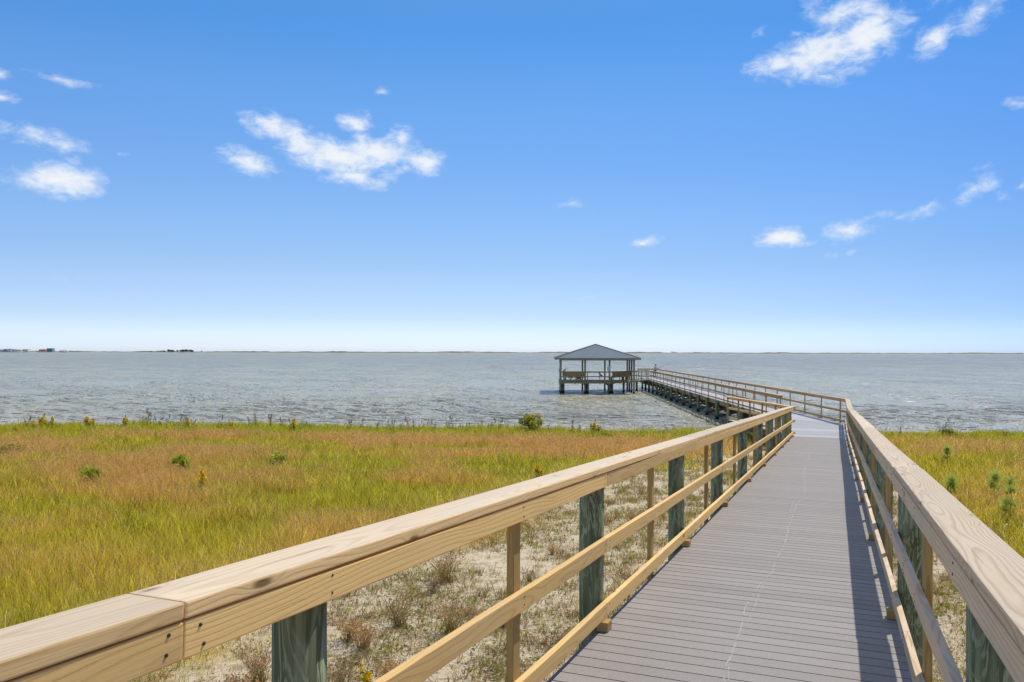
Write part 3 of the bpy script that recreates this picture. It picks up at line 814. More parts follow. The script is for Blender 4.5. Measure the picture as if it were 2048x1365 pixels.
skin = flat('skin', (0.42, 0.24, 0.16), 0.55, 0.08); shirt = flat('white_lilac_shirt', (0.62, 0.62, 0.72), 0.8, 0.06)
shorts = flat('dark_shorts', (0.03, 0.035, 0.06), 0.8, 0.1); hair = flat('auburn_hair', (0.10, 0.035, 0.018), 0.6, 0.2); shoe = flat('pale_shoe', (0.5, 0.5, 0.5), 0.6)
def make_person():
    # faces +x (towards the right-hand rail), arms forward holding a rod
    pts = [(0, 0, .93), (0.01, 0, 1.08), (0.02, 0, 1.28), (0.03, 0, 1.40), (0.05, 0, 1.48), (0.065, 0, 1.585), (0.05, 0, 1.63)]
    edges = [(0, 1), (1, 2), (2, 3), (3, 4), (4, 5), (5, 6)]; rad = [(.13, .15), (.105, .13), (.12, .16), (.085, .12), .05, (.085, .075), (.065, .06)]
    def chain(start, ch):
        prev = start
        for p, r_ in ch:
            pts.append(p); rad.append(r_); edges.append((prev, len(pts) - 1)); prev = len(pts) - 1
        return prev
    for sy in (-1, 1):
        chain(0, [((0, .09 * sy, .86), .095), ((.03, .10 * sy, .50), .058), ((.02, .105 * sy, .30), .05), ((-.02, .11 * sy, .085), .036), ((.06, .115 * sy, .035), .034), ((.15, .12 * sy, .025), .026)])
        wr = chain(3, [((.02, .18 * sy, 1.38), .052), ((.06, .22 * sy, 1.14), .042), ((.26, .12 * sy, 1.12), .032), ((.31, .10 * sy, 1.13), .027), ((.36, .085 * sy, 1.135), .03)])
        for k_, (dy, L) in enumerate(((-.03, .045), (-.01, .055), (.01, .05), (.03, .04))):
            bx_, by_, bz_ = pts[wr]
            chain(wr, [((bx_ + .03, by_ + dy * .8, bz_ + .005), .009), ((bx_ + .03 + L * .5, by_ + dy * .9, bz_ - .01), .009), ((bx_ + .03 + L * .6, by_ + dy * .9, bz_ - .04), .008)])
        bx_, by_, bz_ = pts[wr]
        chain(wr, [((bx_ - .005, by_ - .03 * sy, bz_ + .02), .010), ((bx_ + .03, by_ - .045 * sy, bz_ + .025), .009)])
    p = empty('person', (0, 0, 0))
    body = skin_mesh('body', pts, edges, rad, skin, p)
    # face: nose, ears, eyes, mouth as small relief on the head
    bm = bmesh.new()
    for (c, s) in (((.155, 0, 1.585), (.03, .022, .035)),):
        r_ = bmesh.ops.create_uvsphere(bm, u_segments=10, v_segments=8, radius=1.0); bmesh.ops.scale(bm, vec=s, verts=r_['verts']); bmesh.ops.translate(bm, vec=c, verts=r_['verts'])
    for sy in (-1, 1):
        r_ = bmesh.ops.create_uvsphere(bm, u_segments=10, v_segments=8, radius=1.0); bmesh.ops.scale(bm, vec=(.022, .012, .032), verts=r_['verts']); bmesh.ops.translate(bm, vec=(.055, .082 * sy, 1.585), verts=r_['verts'])
    from_bm(bm, 'face_features', skin, p, True)
    bm = bmesh.new()
    for sy in (-1, 1):
        r_ = bmesh.ops.create_uvsphere(bm, u_segments=8, v_segments=6, radius=.011); bmesh.ops.translate(bm, vec=(.142, .032 * sy, 1.605), verts=r_['verts'])
    r_ = bmesh.ops.create_cube(bm, size=1.0); bmesh.ops.scale(bm, vec=(.012, .045, .008), verts=r_['verts']); bmesh.ops.translate(bm, vec=(.140, 0, 1.535), verts=r_['verts'])
    from_bm(bm, 'eyes_and_mouth', hair, p)
    skin_mesh('shirt', [(0, 0, .90), (0.01, 0, 1.08), (0.02, 0, 1.28), (0.03, 0, 1.405), (.02, .19, 1.375), (.045, .215, 1.24), (.02, -.19, 1.375), (.045, -.215, 1.24)],
              [(0, 1), (1, 2), (2, 3), (3, 4), (4, 5), (3, 6), (6, 7)], [(.145, .165), (.125, .15), (.138, .178), (.09, .125), .068, .065, .068, .065], shirt, p)
    skin_mesh('shorts', [(0, 0, .92), (0, .09, .84), (.025, .10, .56), (0, -.09, .84), (.025, -.10, .56)], [(0, 1), (1, 2), (0, 3), (3, 4)], [(.142, .16), .108, .092, .108, .092], shorts, p)
    skin_mesh('hair', [(-.01, 0, 1.50), (.0, 0, 1.60), (.045, 0, 1.665)], [(0, 1), (1, 2)], [(.05, .055), (.07, .092), (.08, .085)], hair, p)
    return p
ps = make_person()
pp = pier(60.2, 0.42); ps.location = pp; ps.rotation_euler = (0, 0, R(-8))
tag(ps, 'person in a white shirt and dark shorts fishing at the far end of the pier', 'person')
rodm = flat('dark_rod', (0.03, 0.02, 0.02), 0.4)
fr_ = thing_at('fishing_rod', pp + Vector((0.40, -0.05, 1.13)), 'thin dark fishing rod held by the person on the pier', 'fishing rod')
O = origin_of(fr_)
board('rod', O + Vector((-0.25, 0.02, -0.12)), O + Vector((1.1, -0.12, 0.62)), 0.014, 0.014, rodm, fr_, ch=0)
board('grip', O + Vector((-0.27, 0.022, -0.13)), O + Vector((0.06, -0.01, 0.05)), 0.032, 0.032, rodm, fr_, ch=0.004)

# birds
def bird(loc, rz, pitch, cols, label, scale=1.0):
    bmat = flat(label.split()[0] + '_feathers', cols, 0.7, 0.3, 25)
    o = empty('bird', loc, rz); tag(o, label, 'bird'); o.scale = (scale,) * 3
    cp, sp = math.cos(pitch), math.sin(pitch)
    def P(x, z): return (x * cp - z * sp, 0, x * sp + z * cp + 0.12)
    hx, hz = 0.17, 0.06
    pts = [P(0, 0), P(.09, .02), P(.14, .045), P(hx + .01, hz + .015), P(hx + .055, hz + .005), P(-.11, -.02), P(-.22, -.035)]
    edges = [(0, 1), (1, 2), (2, 3), (3, 4), (0, 5), (5, 6)]; rad = [(.062, .065), (.05, .052), (.03, .03), (.035, .033), .009, (.042, .045), (.012, .028)]
    for sy in (-1, 1):
        n = len(pts); pts += [(-.01, .025 * sy, .07), (0.0, .028 * sy, .01), (.03, .03 * sy, .004)]; edges += [(0, n), (n, n + 1), (n + 1, n + 2)]; rad += [.014, .007, .007]
    skin_mesh('body', pts, edges, rad, bmat, o)
    for sy in (-1, 1):
        bm = bmesh.new(); r_ = bmesh.ops.create_uvsphere(bm, u_segments=12, v_segments=8, radius=1.0)
        bmesh.ops.scale(bm, vec=(.15, .014, .045), verts=r_['verts'])
        bmesh.ops.rotate(bm, cent=(0, 0, 0), matrix=Matrix.Rotation(-pitch + 0.12, 3, 'Y'), verts=r_['verts'])
        bmesh.ops.translate(bm, vec=P(-.07, 0.0) + Vector((0, .062 * sy, 0)) if False else Vector(P(-.07, 0.0)) + Vector((0, .062 * sy, 0)), verts=r_['verts'])
        from_bm(bm, 'wing', bmat, o, True)
    return o
bird(gaz(0.42, -0.09, H_CAP), 0.0, R(32), (0.035, 0.03, 0.035), 'dark bird perched on the gazebo rail beside the left corner post', 1.05)
bird(gaz(4.05, -0.039, 0.592), R(180), R(38), (0.22, 0.23, 0.25), 'grey bird perched on the middle rail at the front of the gazebo', 1.45)

# ================================================================ GRASS (stuff)
def tri_mesh(name, co, col, faces, mat):
    me = bpy.data.meshes.new(name)
    n = len(co); me.vertices.add(n); me.vertices.foreach_set('co', co.astype(np.float32).ravel())
    me.loops.add(faces.size); me.loops.foreach_set('vertex_index', faces.astype(np.int32).ravel())
    me.polygons.add(len(faces)); me.polygons.foreach_set('loop_start', np.arange(len(faces), dtype=np.int32) * 3)
    me.update()
    a = me.attributes.new('tint', 'FLOAT_COLOR', 'POINT')
    c4 = np.concatenate([col, np.ones((n, 1))], 1).astype(np.float32); a.data.foreach_set('color', c4.ravel())
    me.materials.append(mat)
    return me
def leaf_mat(name, trans=0.5):
    m, t, b = new_mat(name)
    a = t.add('ShaderNodeAttribute', attribute_name='tint').outputs['Color']
    t.put(b.inputs['Base Color'], a); b.inputs['Roughness'].default_value = 0.75; b.inputs['Specular IOR Level'].default_value = 0.15
    tr = t.add('ShaderNodeBsdfTranslucent'); t.put(tr.inputs['Color'], a)
    mx = t.add('ShaderNodeMixShader'); mx.inputs[0].default_value = trans
    t.l.new(b.outputs[0], mx.inputs[1]); t.l.new(tr.outputs[0], mx.inputs[2])
    t.l.new(mx.outputs[0], m.node_tree.nodes['Material Output'].inputs['Surface'])
    return m
M['leaf'] = leaf_mat('grass_blades')

def blades(x, y, h, w, lean, col0, col1, bend=None):
    """two-segment tapering blades: 5 vertices, 3 triangles each"""
    n = len(x); z = ground_z(x, y) - 0.02
    az = rng.random(n) * 2 * np.pi; la = rng.random(n) * 2 * np.pi
    dx, dy = np.cos(az) * w / 2, np.sin(az) * w / 2
    lx, ly = np.cos(la) * lean * h, np.sin(la) * lean * h
    v = np.empty((n, 5, 3))
    v[:, 0] = np.stack([x - dx, y - dy, z], 1); v[:, 1] = np.stack([x + dx, y + dy, z], 1)
    mx, my, mz = x + lx * .35, y + ly * .35, z + h * .6
    v[:, 2] = np.stack([mx + dx * .75, my + dy * .75, mz], 1); v[:, 3] = np.stack([mx - dx * .75, my - dy * .75, mz], 1)
    v[:, 4] = np.stack([x + lx, y + ly, z + h], 1)
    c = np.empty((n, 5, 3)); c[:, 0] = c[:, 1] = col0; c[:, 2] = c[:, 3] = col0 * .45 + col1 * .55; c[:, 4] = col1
    f = np.array([[0, 1, 2], [0, 2, 3], [3, 2, 4]])[None] + (np.arange(n) * 5)[:, None, None]
    return v.reshape(-1, 3), c.reshape(-1, 3), f.reshape(-1, 3)

def field(seed, count):
    r = np.random.default_rng(seed)
    # sample denser near the viewer
    D = 5.0 + (41.5 - 5.0) * r.random(count) ** 0.85
    X = (r.random(count) * 1.66 - 0.86) * D + r.normal(0, 1.5, count)
    keep = (D < edge_y(X) + 1.0 + 0.8 * r.random(count)) & ~under_deck(X, D)
    X, D = X[keep], D[keep]
    sm = sand_mask(X, D)
    keep = r.random(len(X)) > np.minimum(sm * 1.15, 1.0) - 0.022
    return X[keep], D[keep], r

def pick(a, b, f): return a[None] * (1 - f[:, None]) + b[None] * f[:, None]
def lerp(a, b, f): return a * (1 - f[:, None]) + b * f[:, None]
GREEN = np.array((0.46, 0.44, 0.045)); OLIVE = np.array((0.56, 0.51, 0.065)); STRAW = np.array((0.80, 0.63, 0.28))
RUST = np.array((0.70, 0.41, 0.12)); PINK = np.array((0.76, 0.48, 0.24)); LIME = np.array((0.38, 0.44, 0.045)); DKG = np.array((0.17, 0.18, 0.02))
def meadow():
    X, Y, r = field(3, 1000000)
    n = len(X)
    p1 = fbm(X * 0.17 + 8, Y * 0.22 + 2, 4); p2 = fbm(X * 0.55 + 40, Y * 0.7, 3); p3 = fbm(X * 0.09, Y * 0.3 + 90, 3)
    t, s = to_ts(X, Y)
    e = edge_y(X)
    rust = sstep(p1 + 0.35 * (p2 - 0.5), 0.40, 0.58)
    rust *= sstep(Y, 9.0, 15.0) * (1 - sstep(Y, e - 6.0, e - 2.5)) 
    rust *= np.where(X > 9, 0.45, 1.0)
    shore = sstep(Y, e - 5.0, e - 1.5)
    u = r.random(n)
    isr = (r.random(n) < rust * 0.68)
    straw = r.random(n) < 0.10 * (1 - 0.8 * shore) + 0.30 * sstep(sand_mask(X + 0.8, Y) + sand_mask(X + 1.6, Y - 0.4), 0.1, 1.0)
    base = pick(GREEN, OLIVE, np.clip(p2 * 1.6 - 0.3 + 0.3 * (u - .5), 0, 1))
    base = lerp(base, np.repeat(LIME[None], n, 0), np.clip(0.55 * sstep(p3, 0.5, 0.65) + 0.75 * shore, 0, 1) * (0.4 + 0.6 * u))
    base = np.where((r.random(n) < 0.12 + 0.25 * sstep(fbm(X * 1.1 + 77, Y * 1.1, 3), 0.56, 0.72))[:, None], DKG, base)
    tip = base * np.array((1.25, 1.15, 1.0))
    rt = pick(RUST, PINK, r.random(n))
    tip = np.where(isr[:, None], rt, tip); base = np.where(isr[:, None], base * .45 + RUST * .55, base)
    tip = np.where(straw[:, None], STRAW, tip); base = np.where(straw[:, None], STRAW * .75, base)
    bright = (0.52 + 1.35 * r.random(n) ** 1.45)[:, None] * np.array((1.06, 1.05, 0.80))
    h = 0.10 + 0.24 * r.random(n) + 0.18 * isr * r.random(n) + 0.10 * (p2 - 0.5)
    sparse = sstep(sand_mask(X, Y), 0.0, 0.5)
    h *= 1 - 0.45 * sparse
    h *= 0.55 + 0.9 * fbm(X * 0.9, Y * 0.9 + 11, 3)
    tuft = sstep(fbm(X * 1.9 + 7, Y * 1.5, 2), 0.62, 0.78)
    h *= 1 + 0.5 * tuft
    h *= np.where(Y < 10, 0.85, 1)
    tall = r.random(n) < 0.009
    h = np.where(tall, h * 1.7 + 0.08, h)
    tip = np.where(tall[:, None], np.array((0.26, 0.16, 0.07)), tip)
    w = (0.0045 + 0.0045 * r.random(n)) * np.clip(Y / 13, 0.75, 2.2)
    w = np.where(isr, w * 0.8, w)
    lean = 0.2 + 0.7 * r.random(n) ** 1.3
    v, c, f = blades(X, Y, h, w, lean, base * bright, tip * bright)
    # loose seed heads floating over the rusty stems
    idx = np.where(isr & (r.random(n) < 0.75))[0]
    k = 2; px_ = np.repeat(v.reshape(n, 5, 3)[idx, 4], k, 0); m_ = len(px_)
    px_ = px_ + r.normal(0, 0.025, (m_, 3)) + np.array((0, 0, -0.03))
    sc_ = np.repeat(np.clip(Y[idx] / 14, 0.8, 2.4), k)[:, None]
    d_ = r.normal(0, 1, (m_, 3)); d_ /= np.linalg.norm(d_, axis=1)[:, None]; e_ = r.normal(0, 1, (m_, 3)); e_ /= np.linalg.norm(e_, axis=1)[:, None]
    v2 = np.stack([px_ - d_ * .011 * sc_, px_ + d_ * .011 * sc_, px_ + e_ * .015 * sc_], 1)
    c2 = pick(RUST, PINK, r.random(m_)) * (0.7 + 0.6 * r.random(m_))[:, None]
    f2 = np.arange(m_ * 3).reshape(-1, 3) + len(v)
    v = np.concatenate([v, v2.reshape(-1, 3)]); c = np.concatenate([c, np.repeat(c2, 3, 0)]); f = np.concatenate([f, f2])
    o = mesh_obj('meadow_grass', tri_mesh('meadow_grass', v, c, f, M['leaf']))
    tag(o, 'tall meadow grass in green and rusty brown covering the slope to the water', 'grass', kind='stuff')
meadow()

def sand_cover():
    r = np.random.default_rng(21)
    n = 31000
    D = 3.2 + 32 * r.random(n) ** 1.1
    X = (r.random(n) * 1.5 - 0.75) * D + r.normal(0, 0.7, n)
    sm = sand_mask(X, D)
    dens = fbm(X * 0.7 + 60, D * 0.7, 4)
    keep = (sm > 0.25) & ~under_deck(X, D) & (r.random(n) < sstep(dens, 0.33, 0.56) * 0.95 + 0.07)
    X, D = X[keep], D[keep]; n = len(X)
    V, C, Fa = [], [], []; off = 0
    # short dry shoots in clumps
    per = 16
    cx = np.repeat(X, per) + r.normal(0, 0.055, n * per); cy = np.repeat(D, per) + r.normal(0, 0.055, n * per)
    kind = np.repeat(r.random(n), per)
    m = len(cx)
    h = (0.03 + 0.10 * r.random(m)) * np.where(kind < 0.2, 1.7, 1.0)
    w = 0.004 + 0.004 * r.random(m)
    c0 = np.where((kind < 0.30)[:, None], np.array((0.36, 0.21, 0.09)), np.where((kind < 0.75)[:, None], np.array((0.40, 0.39, 0.07)), np.array((0.44, 0.33, 0.14))))
    c0 = c0 * (0.7 + 0.6 * r.random(m))[:, None]
    v, c, f = blades(cx, cy, h, w * np.clip(cy / 9, 0.8, 2.0), 0.3 + 1.1 * r.random(m), c0 * .8, c0 * 1.2)
    V.append(v); C.append(c); Fa.append(f); off += len(v)
    # round green leaves of creeping plants, flat on the sand
    sel = r.random(n) < 0.30
    lx, ly = X[sel], D[sel]; k = len(lx); pl = 7
    bx_ = np.repeat(lx, pl) + r.normal(0, 0.14, k * pl); by_ = np.repeat(ly, pl) + r.normal(0, 0.14, k * pl)
    m = len(bx_); bz_ = ground_z(bx_, by_) + 0.015 + 0.05 * r.random(m); rad = 0.008 + 0.014 * r.random(m)
    tx, ty = r.normal(0, 0.35, m), r.normal(0, 0.35, m)
    ang = np.arange(6) * np.pi / 3
    v = np.empty((m, 6, 3))
    for i, a in enumerate(ang):
        ox, oy = rad * np.cos(a), rad * np.sin(a)
        v[:, i] = np.stack([bx_ + ox, by_ + oy, bz_ + ox * tx + oy * ty], 1)
    lc = np.array((0.19, 0.26, 0.035))[None] * (0.6 + 0.9 * r.random(m))[:, None]
    lc = np.where((r.random(m) < 0.18)[:, None], np.array((0.33, 0.27, 0.06)), lc)
    f = np.array([[0, 1, 2], [0, 2, 3], [0, 3, 4], [0, 4, 5]])[None] + (np.arange(m) * 6)[:, None, None] + off
    V.append(v.reshape(-1, 3)); C.append(np.repeat(lc, 6, 0)); Fa.append(f.reshape(-1, 3)); off += m * 6
    # runners and twigs lying on the sand
    sel = r.random(n) < 0.9
    lx, ly = np.repeat(X[sel], 3), np.repeat(D[sel], 3); m = len(lx)
    lx = lx + r.normal(0, .12, m); ly = ly + r.normal(0, .12, m)
    a = r.random(m) * 6.28; L = 0.05 + 0.18 * r.random(m); wd = 0.004 + 0.003 * r.random(m)
    z = ground_z(lx, ly) + 0.012
    v = np.empty((m, 3, 3)); v[:, 0] = np.stack([lx - np.sin(a) * wd, ly + np.cos(a) * wd, z], 1); v[:, 1] = np.stack([lx + np.sin(a) * wd, ly - np.cos(a) * wd, z], 1)
    v[:, 2] = np.stack([lx + np.cos(a) * L, ly + np.sin(a) * L, z + 0.02 * r.random(m)], 1)
    tc = np.array((0.13, 0.08, 0.04))[None] * (0.6 + 0.9 * r.random(m))[:, None]
    f = np.arange(m * 3).reshape(-1, 3) + off
    V.append(v.reshape(-1, 3)); C.append(np.repeat(tc, 3, 0)); Fa.append(f)
    me = tri_mesh('ground_cover', np.concatenate(V), np.concatenate(C), np.concatenate(Fa), M['leaf'])
    tag(mesh_obj('ground_cover', me), 'sparse creeping plants and dry shoots on the pale sand', 'ground cover', kind='stuff')
sand_cover()

# ---------------------------------------------------------------- single plants
def plant_mesh(name, parts_, mat):
    V = np.concatenate([p[0] for p in parts_]); C = np.concatenate([p[1] for p in parts_])
    fs = []; off = 0
    for p in parts_:
        fs.append(p[2] + off); off += len(p[0])
    return tri_mesh(name, V, C, np.concatenate(fs), mat)
def stems(r, n, h, spread, w, c0, c1, base=0.03):
    """upright curved stems in local space, two crossed strips each; returns tips too"""
    A = r.random(n) * 6.283; bx_ = np.cos(A) * base * r.random(n); by_ = np.sin(A) * base * r.random(n)
    hh = h * (0.6 + 0.4 * r.random(n)); L = spread * hh * (0.3 + 0.7 * r.random(n)); B = r.random(n) * 6.283
    K = 5; V = []; Fv = []; Cc = []; tips = []
    off = 0
    for i in range(n):
        for q in (0, 1.57):
            st_ = []
            for k in range(K):
                f = k / (K - 1); x = bx_[i] + math.cos(B[i]) * L[i] * f ** 1.7; y = by_[i] + math.sin(B[i]) * L[i] * f ** 1.7; z = hh[i] * f
                ww = w * (1 - 0.8 * f) / 2
                V += [(x - math.cos(q) * ww, y - math.sin(q) * ww, z), (x + math.cos(q) * ww, y + math.sin(q) * ww, z)]
                cc = np.array(c0) * (1 - f) + np.array(c1) * f; Cc += [cc, cc]
            for k in range(K - 1):
                a = off + 2 * k; Fv += [(a, a + 1, a + 3), (a, a + 3, a + 2)]
            off += 2 * K
        tips.append((bx_[i], by_[i], hh[i], B[i], L[i]))
    return (np.array(V), np.array(Cc), np.array(Fv)), tips
def leaves(r, centers, size, cols, flat_=0.6, elong=2.2):
    """small pointed leaves (two triangles) with random turns"""
    m = len(centers); c = np.asarray(centers)
    d = r.normal(0, 1, (m, 3)); d[:, 2] *= flat_; d /= np.linalg.norm(d, axis=1)[:, None]
    e = r.normal(0, 1, (m, 3)); e -= (e * d).sum(1)[:, None] * d; e /= np.linalg.norm(e, axis=1)[:, None]
    s = size * (0.6 + 0.8 * r.random(m))[:, None]
    v = np.stack([c - d * s, c + e * s / elong, c + d * s, c - e * s / elong], 1)
    f = np.array([[0, 1, 2], [0, 2, 3]])[None] + (np.arange(m) * 4)[:, None, None]
    ci = cols[r.integers(0, len(cols), m)] * (0.7 + 0.6 * r.random(m))[:, None]
    return v.reshape(-1, 3), np.repeat(ci, 4, 0), f.reshape(-1, 3)
A3 = lambda *c: np.array(c)

def stand(o, x, y, rz=None, sc=1.0):
    o.location = (x, y, float(ground_z(np.array([x]), np.array([y]))[0]) - 0.02)
    o.rotation_euler = (0, 0, random.uniform(0, 6.28) if rz is None else rz); o.scale = (sc, sc, sc * random.uniform(0.92, 1.08))
    return o

def seed_stalk(seed):
    r = np.random.default_rng(seed)
    st_, tips = stems(r, 6, 1.0, 0.22, 0.013, (0.24, 0.22, 0.06), (0.32, 0.22, 0.10), 0.18)
    hd = []
    for (x, y, h, B, L) in tips[:1 + seed % 2]:
        for q in range(45):
            f = r.random(); z = h * (0.72 + 0.3 * f); ff = (z / h) ** 1.7
            hd.append((x + math.cos(B) * L * ff + r.normal(0, .02), y + math.sin(B) * L * ff + r.normal(0, .02), z))
    lf = leaves(r, hd, 0.028, np.array([A3(.28, .19, .09), A3(.38, .29, .15), A3(.22, .20, .06)]), 1.5)
    lv = leaves(r, [(r.normal(0, .04), r.normal(0, .04), r.random() * .55) for _ in range(30)], 0.06, np.array([A3(.16, .19, .03), A3(.22, .22, .05)]), 1.6, 5)
    return mesh_obj('seed_stalk', plant_mesh('seed_stalk', [st_, lf, lv], M['leaf']))
def goldenrod(seed, h=0.85, n=5, bushy=1.0):
    r = np.random.default_rng(seed)
    st_, tips = stems(r, n, h, 0.25, 0.014, (0.13, 0.17, 0.03), (0.18, 0.2, 0.04), 0.08)
    fl = []; lv = []
    for (x, y, hh, B, L) in tips:
        for q in range(55):
            f = r.random(); z = hh * (0.72 + .30 * f); ff = (z / hh) ** 1.7; sp = .055 * (1.1 - f)
            fl.append((x + math.cos(B) * L * ff + r.normal(0, sp), y + math.sin(B) * L * ff + r.normal(0, sp), z))
        for q in range(int(34 * bushy)):
            z = hh * r.random() * .8; ff = (z / hh) ** 1.7
            lv.append((x + math.cos(B) * L * ff + r.normal(0, .04), y + math.sin(B) * L * ff + r.normal(0, .04), z))
    b_ = leaves(r, lv, 0.05, np.array([A3(.24, .30, .04), A3(.32, .34, .05)]), 0.8, 4)
    g = empty('goldenrod', (0, 0, 0))
    mesh_obj('stem', plant_mesh('stem', [st_, b_], M['leaf']), None, g)
    fl = [fl[i * 55:(i + 1) * 55] for i in range(len(tips))]
    for q in fl:
        a = leaves(r, q, 0.032, np.array([A3(.85, .60, .02), A3(.88, .68, .05), A3(.70, .45, .02)]), 1.0, 1.6)
        mesh_obj('flower_head', plant_mesh('flower_head', [a], M['leaf']), None, g)
    return g

# along the shoreline, standing up against the water
def shore_pt(px, back=0.6):
    x = (px - 1024) / F * 40.0
    for _ in range(4):
        D = float(edge_y(np.array([x]))[0]) - back; x = (px - 1024) / F * D
    return x, D
protos = [seed_stalk(s) for s in (1, 2, 3, 4)]; used = set()
stalk_px = [(53, .85), (65, .95), (290, 1.25), (299, 1.15), (321, 1.05), (336, .95), (358, .9), (372, .95), (388, .9), (440, 1.0), (500, .8), (511, 1.1), (541, 1.2), (562, .95), (583, .9), (612, .9), (700, .95), (723, .98), (755, .8), (778, .95), (786, .9), (805, 1.1), (818, 1.0), (828, .85), (848, .8), (868, .95), (896, 1.1), (905, .9), (925, .8), (940, .7), (960, .75), (985, .75), (1000, 1.1), (1014, .7), (1098, .7), (1144, 1.15), (1160, .7), (1205, .7), (1330, .6), (1800, .9), (2010, .55)]
for i, (px, sc) in enumerate(stalk_px):
    j = i % 4; o = protos[j] if j not in used else copy_tree(protos[j]); used.add(j)
    x, y = shore_pt(px, random.uniform(-0.2, 1.2)); stand(o, x, y, None, sc * 0.92)
    tag(o, 'thin brown seed stalk standing up from the shoreline grass against the water', 'plant', 'seed stalks along the shoreline')
gp = [goldenrod(31), goldenrod(32, .7, 7), goldenrod(33, 0.95, 3)]
gold_px = [(82, 1.0, .4), (92, .85, .6), (103, .9, .5), (70, .7, 1.0), (176, 1.0, .4), (185, .8, .8), (250, .95, .5), (33, .6, 2.5), (152, .6, 2.5), (463, .75, 1.2), (588, .9, .8), (378, .8, 1.0), (1186, 1.0, .5), (1196, .8, .7)]
used = set()
for i, (px, sc, back) in enumerate(gold_px):
    j = i % 3; o = gp[j] if j not in used else copy_tree(gp[j]); used.add(j)
    x, y = shore_pt(px, back); stand(o, x, y, None, sc)
    tag(o, 'yellow flowering goldenrod in the shoreline grass', 'plant', 'goldenrod along the shoreline')
def ground_at(px, py):
    """where the ray through a photo pixel meets the ground"""
    D = 3.0
    while D < 60:
        p = at(px, py, D)
        if p.z <= float(ground_z(np.array([p.x]), np.array([p.y]))[0]) + 0.25: break
        D += 0.05
    return p.x, p.y
o = copy_tree(gp[2]); stand(o, *ground_at(402, 972), None, 0.85); tag(o, 'lone yellow goldenrod out in the middle of the rusty meadow', 'plant')
o = copy_tree(gp[1]); stand(o, *ground_at(1078, 945), None, 0.7); tag(o, 'small yellow goldenrod in the dry grass just behind the left railing', 'plant')
o = copy_tree(gp[0]); stand(o, *ground_at(738, 1345), None, 0.42); tag(o, 'little yellow flower on the sand below the near end of the left railing', 'plant')

def bush(seed, w_, h_, cols, n=900, flowers=0, leaf=0.05, name='shrub'):
    r = np.random.default_rng(seed)
    st_, tips = stems(r, 12, h_ * 0.85, 0.6, 0.025, (0.10, 0.08, 0.04), (0.12, 0.13, 0.03), 0.1)
    cl = [(r.normal(0, w_ * .22), r.normal(0, w_ * .22), h_ * (.30 + .58 * r.random()), w_ * (.14 + .14 * r.random())) for _ in range(18)]
    pts_ = []
    for q in range(n):
        c = cl[r.integers(0, len(cl))]; d = r.normal(0, 1, 3); d /= np.linalg.norm(d); rr_ = c[3] * r.random() ** .4
        pts_.append((c[0] + d[0] * rr_, c[1] + d[1] * rr_, max(.03, c[2] + d[2] * rr_ * h_ / w_)))
    lf = leaves(r, pts_, leaf, cols, 0.8, 2.4)
    g = empty(name, (0, 0, 0))
    mesh_obj('stem', plant_mesh('stem', [st_], M['leaf']), None, g)
    fol = [lf]
    if flowers:
        fp = []
        for q in range(flowers):
            c = cl[r.integers(0, len(cl))]; d = r.normal(0, 1, 3); d[2] = abs(d[2]); d /= np.linalg.norm(d)
            for _ in range(6): fp.append((c[0] + d[0] * c[3] + r.normal(0, .03), c[1] + d[1] * c[3] + r.normal(0, .03), c[2] + d[2] * c[3] * h_ / w_ + r.normal(0, .03)))
        fol.append(leaves(r, fp, 0.032, np.array([A3(.80, .58, .02), A3(.66, .48, .03)]), 1, 1.5))
    mesh_obj('foliage', plant_mesh('foliage', fol, M['leaf']), None, g)
    return g
BG = np.array([A3(.28, .33, .04), A3(.38, .40, .05), A3(.18, .23, .03), A3(.42, .39, .06)])
LG = np.array([A3(.46, .54, .05), A3(.56, .60, .08), A3(.30, .40, .035)])
b_ = bush(51, 1.0, 0.9, BG, 1700, 70); x, y = shore_pt(1062, 0.3); stand(b_, x, y, 0.4); tag(b_, 'rounded green bush with yellow flowers at the water edge in front of the gazebo', 'bush')
b_ = bush(52, 0.50, 0.58, LG, 900, 0, .045); stand(b_, *ground_at(186, 958)); tag(b_, 'small bright green bush alone in the left part of the meadow', 'bush')
b_ = bush(53, 0.40, 0.58, LG, 800, 0, .042); stand(b_, *ground_at(362, 934)); tag(b_, 'small green bush in the rusty meadow, middle one of the three small bushes', 'bush')
b_ = bush(54, 0.42, 0.58, LG, 800, 0, .042); stand(b_, *ground_at(553, 926)); tag(b_, 'small green bush in the rusty meadow farthest right of the three small bushes', 'bush')
b_ = bush(55, 1.5, 0.55, np.array([A3(.30, .30, .04), A3(.36, .32, .06), A3(.20, .22, .03)]), 900, 0, .05); stand(b_, *ground_at(18, 905)); tag(b_, 'low patch of darker green grass at the left border of the meadow', 'bush')  # leafy clump standing in for a darker green patch of grass
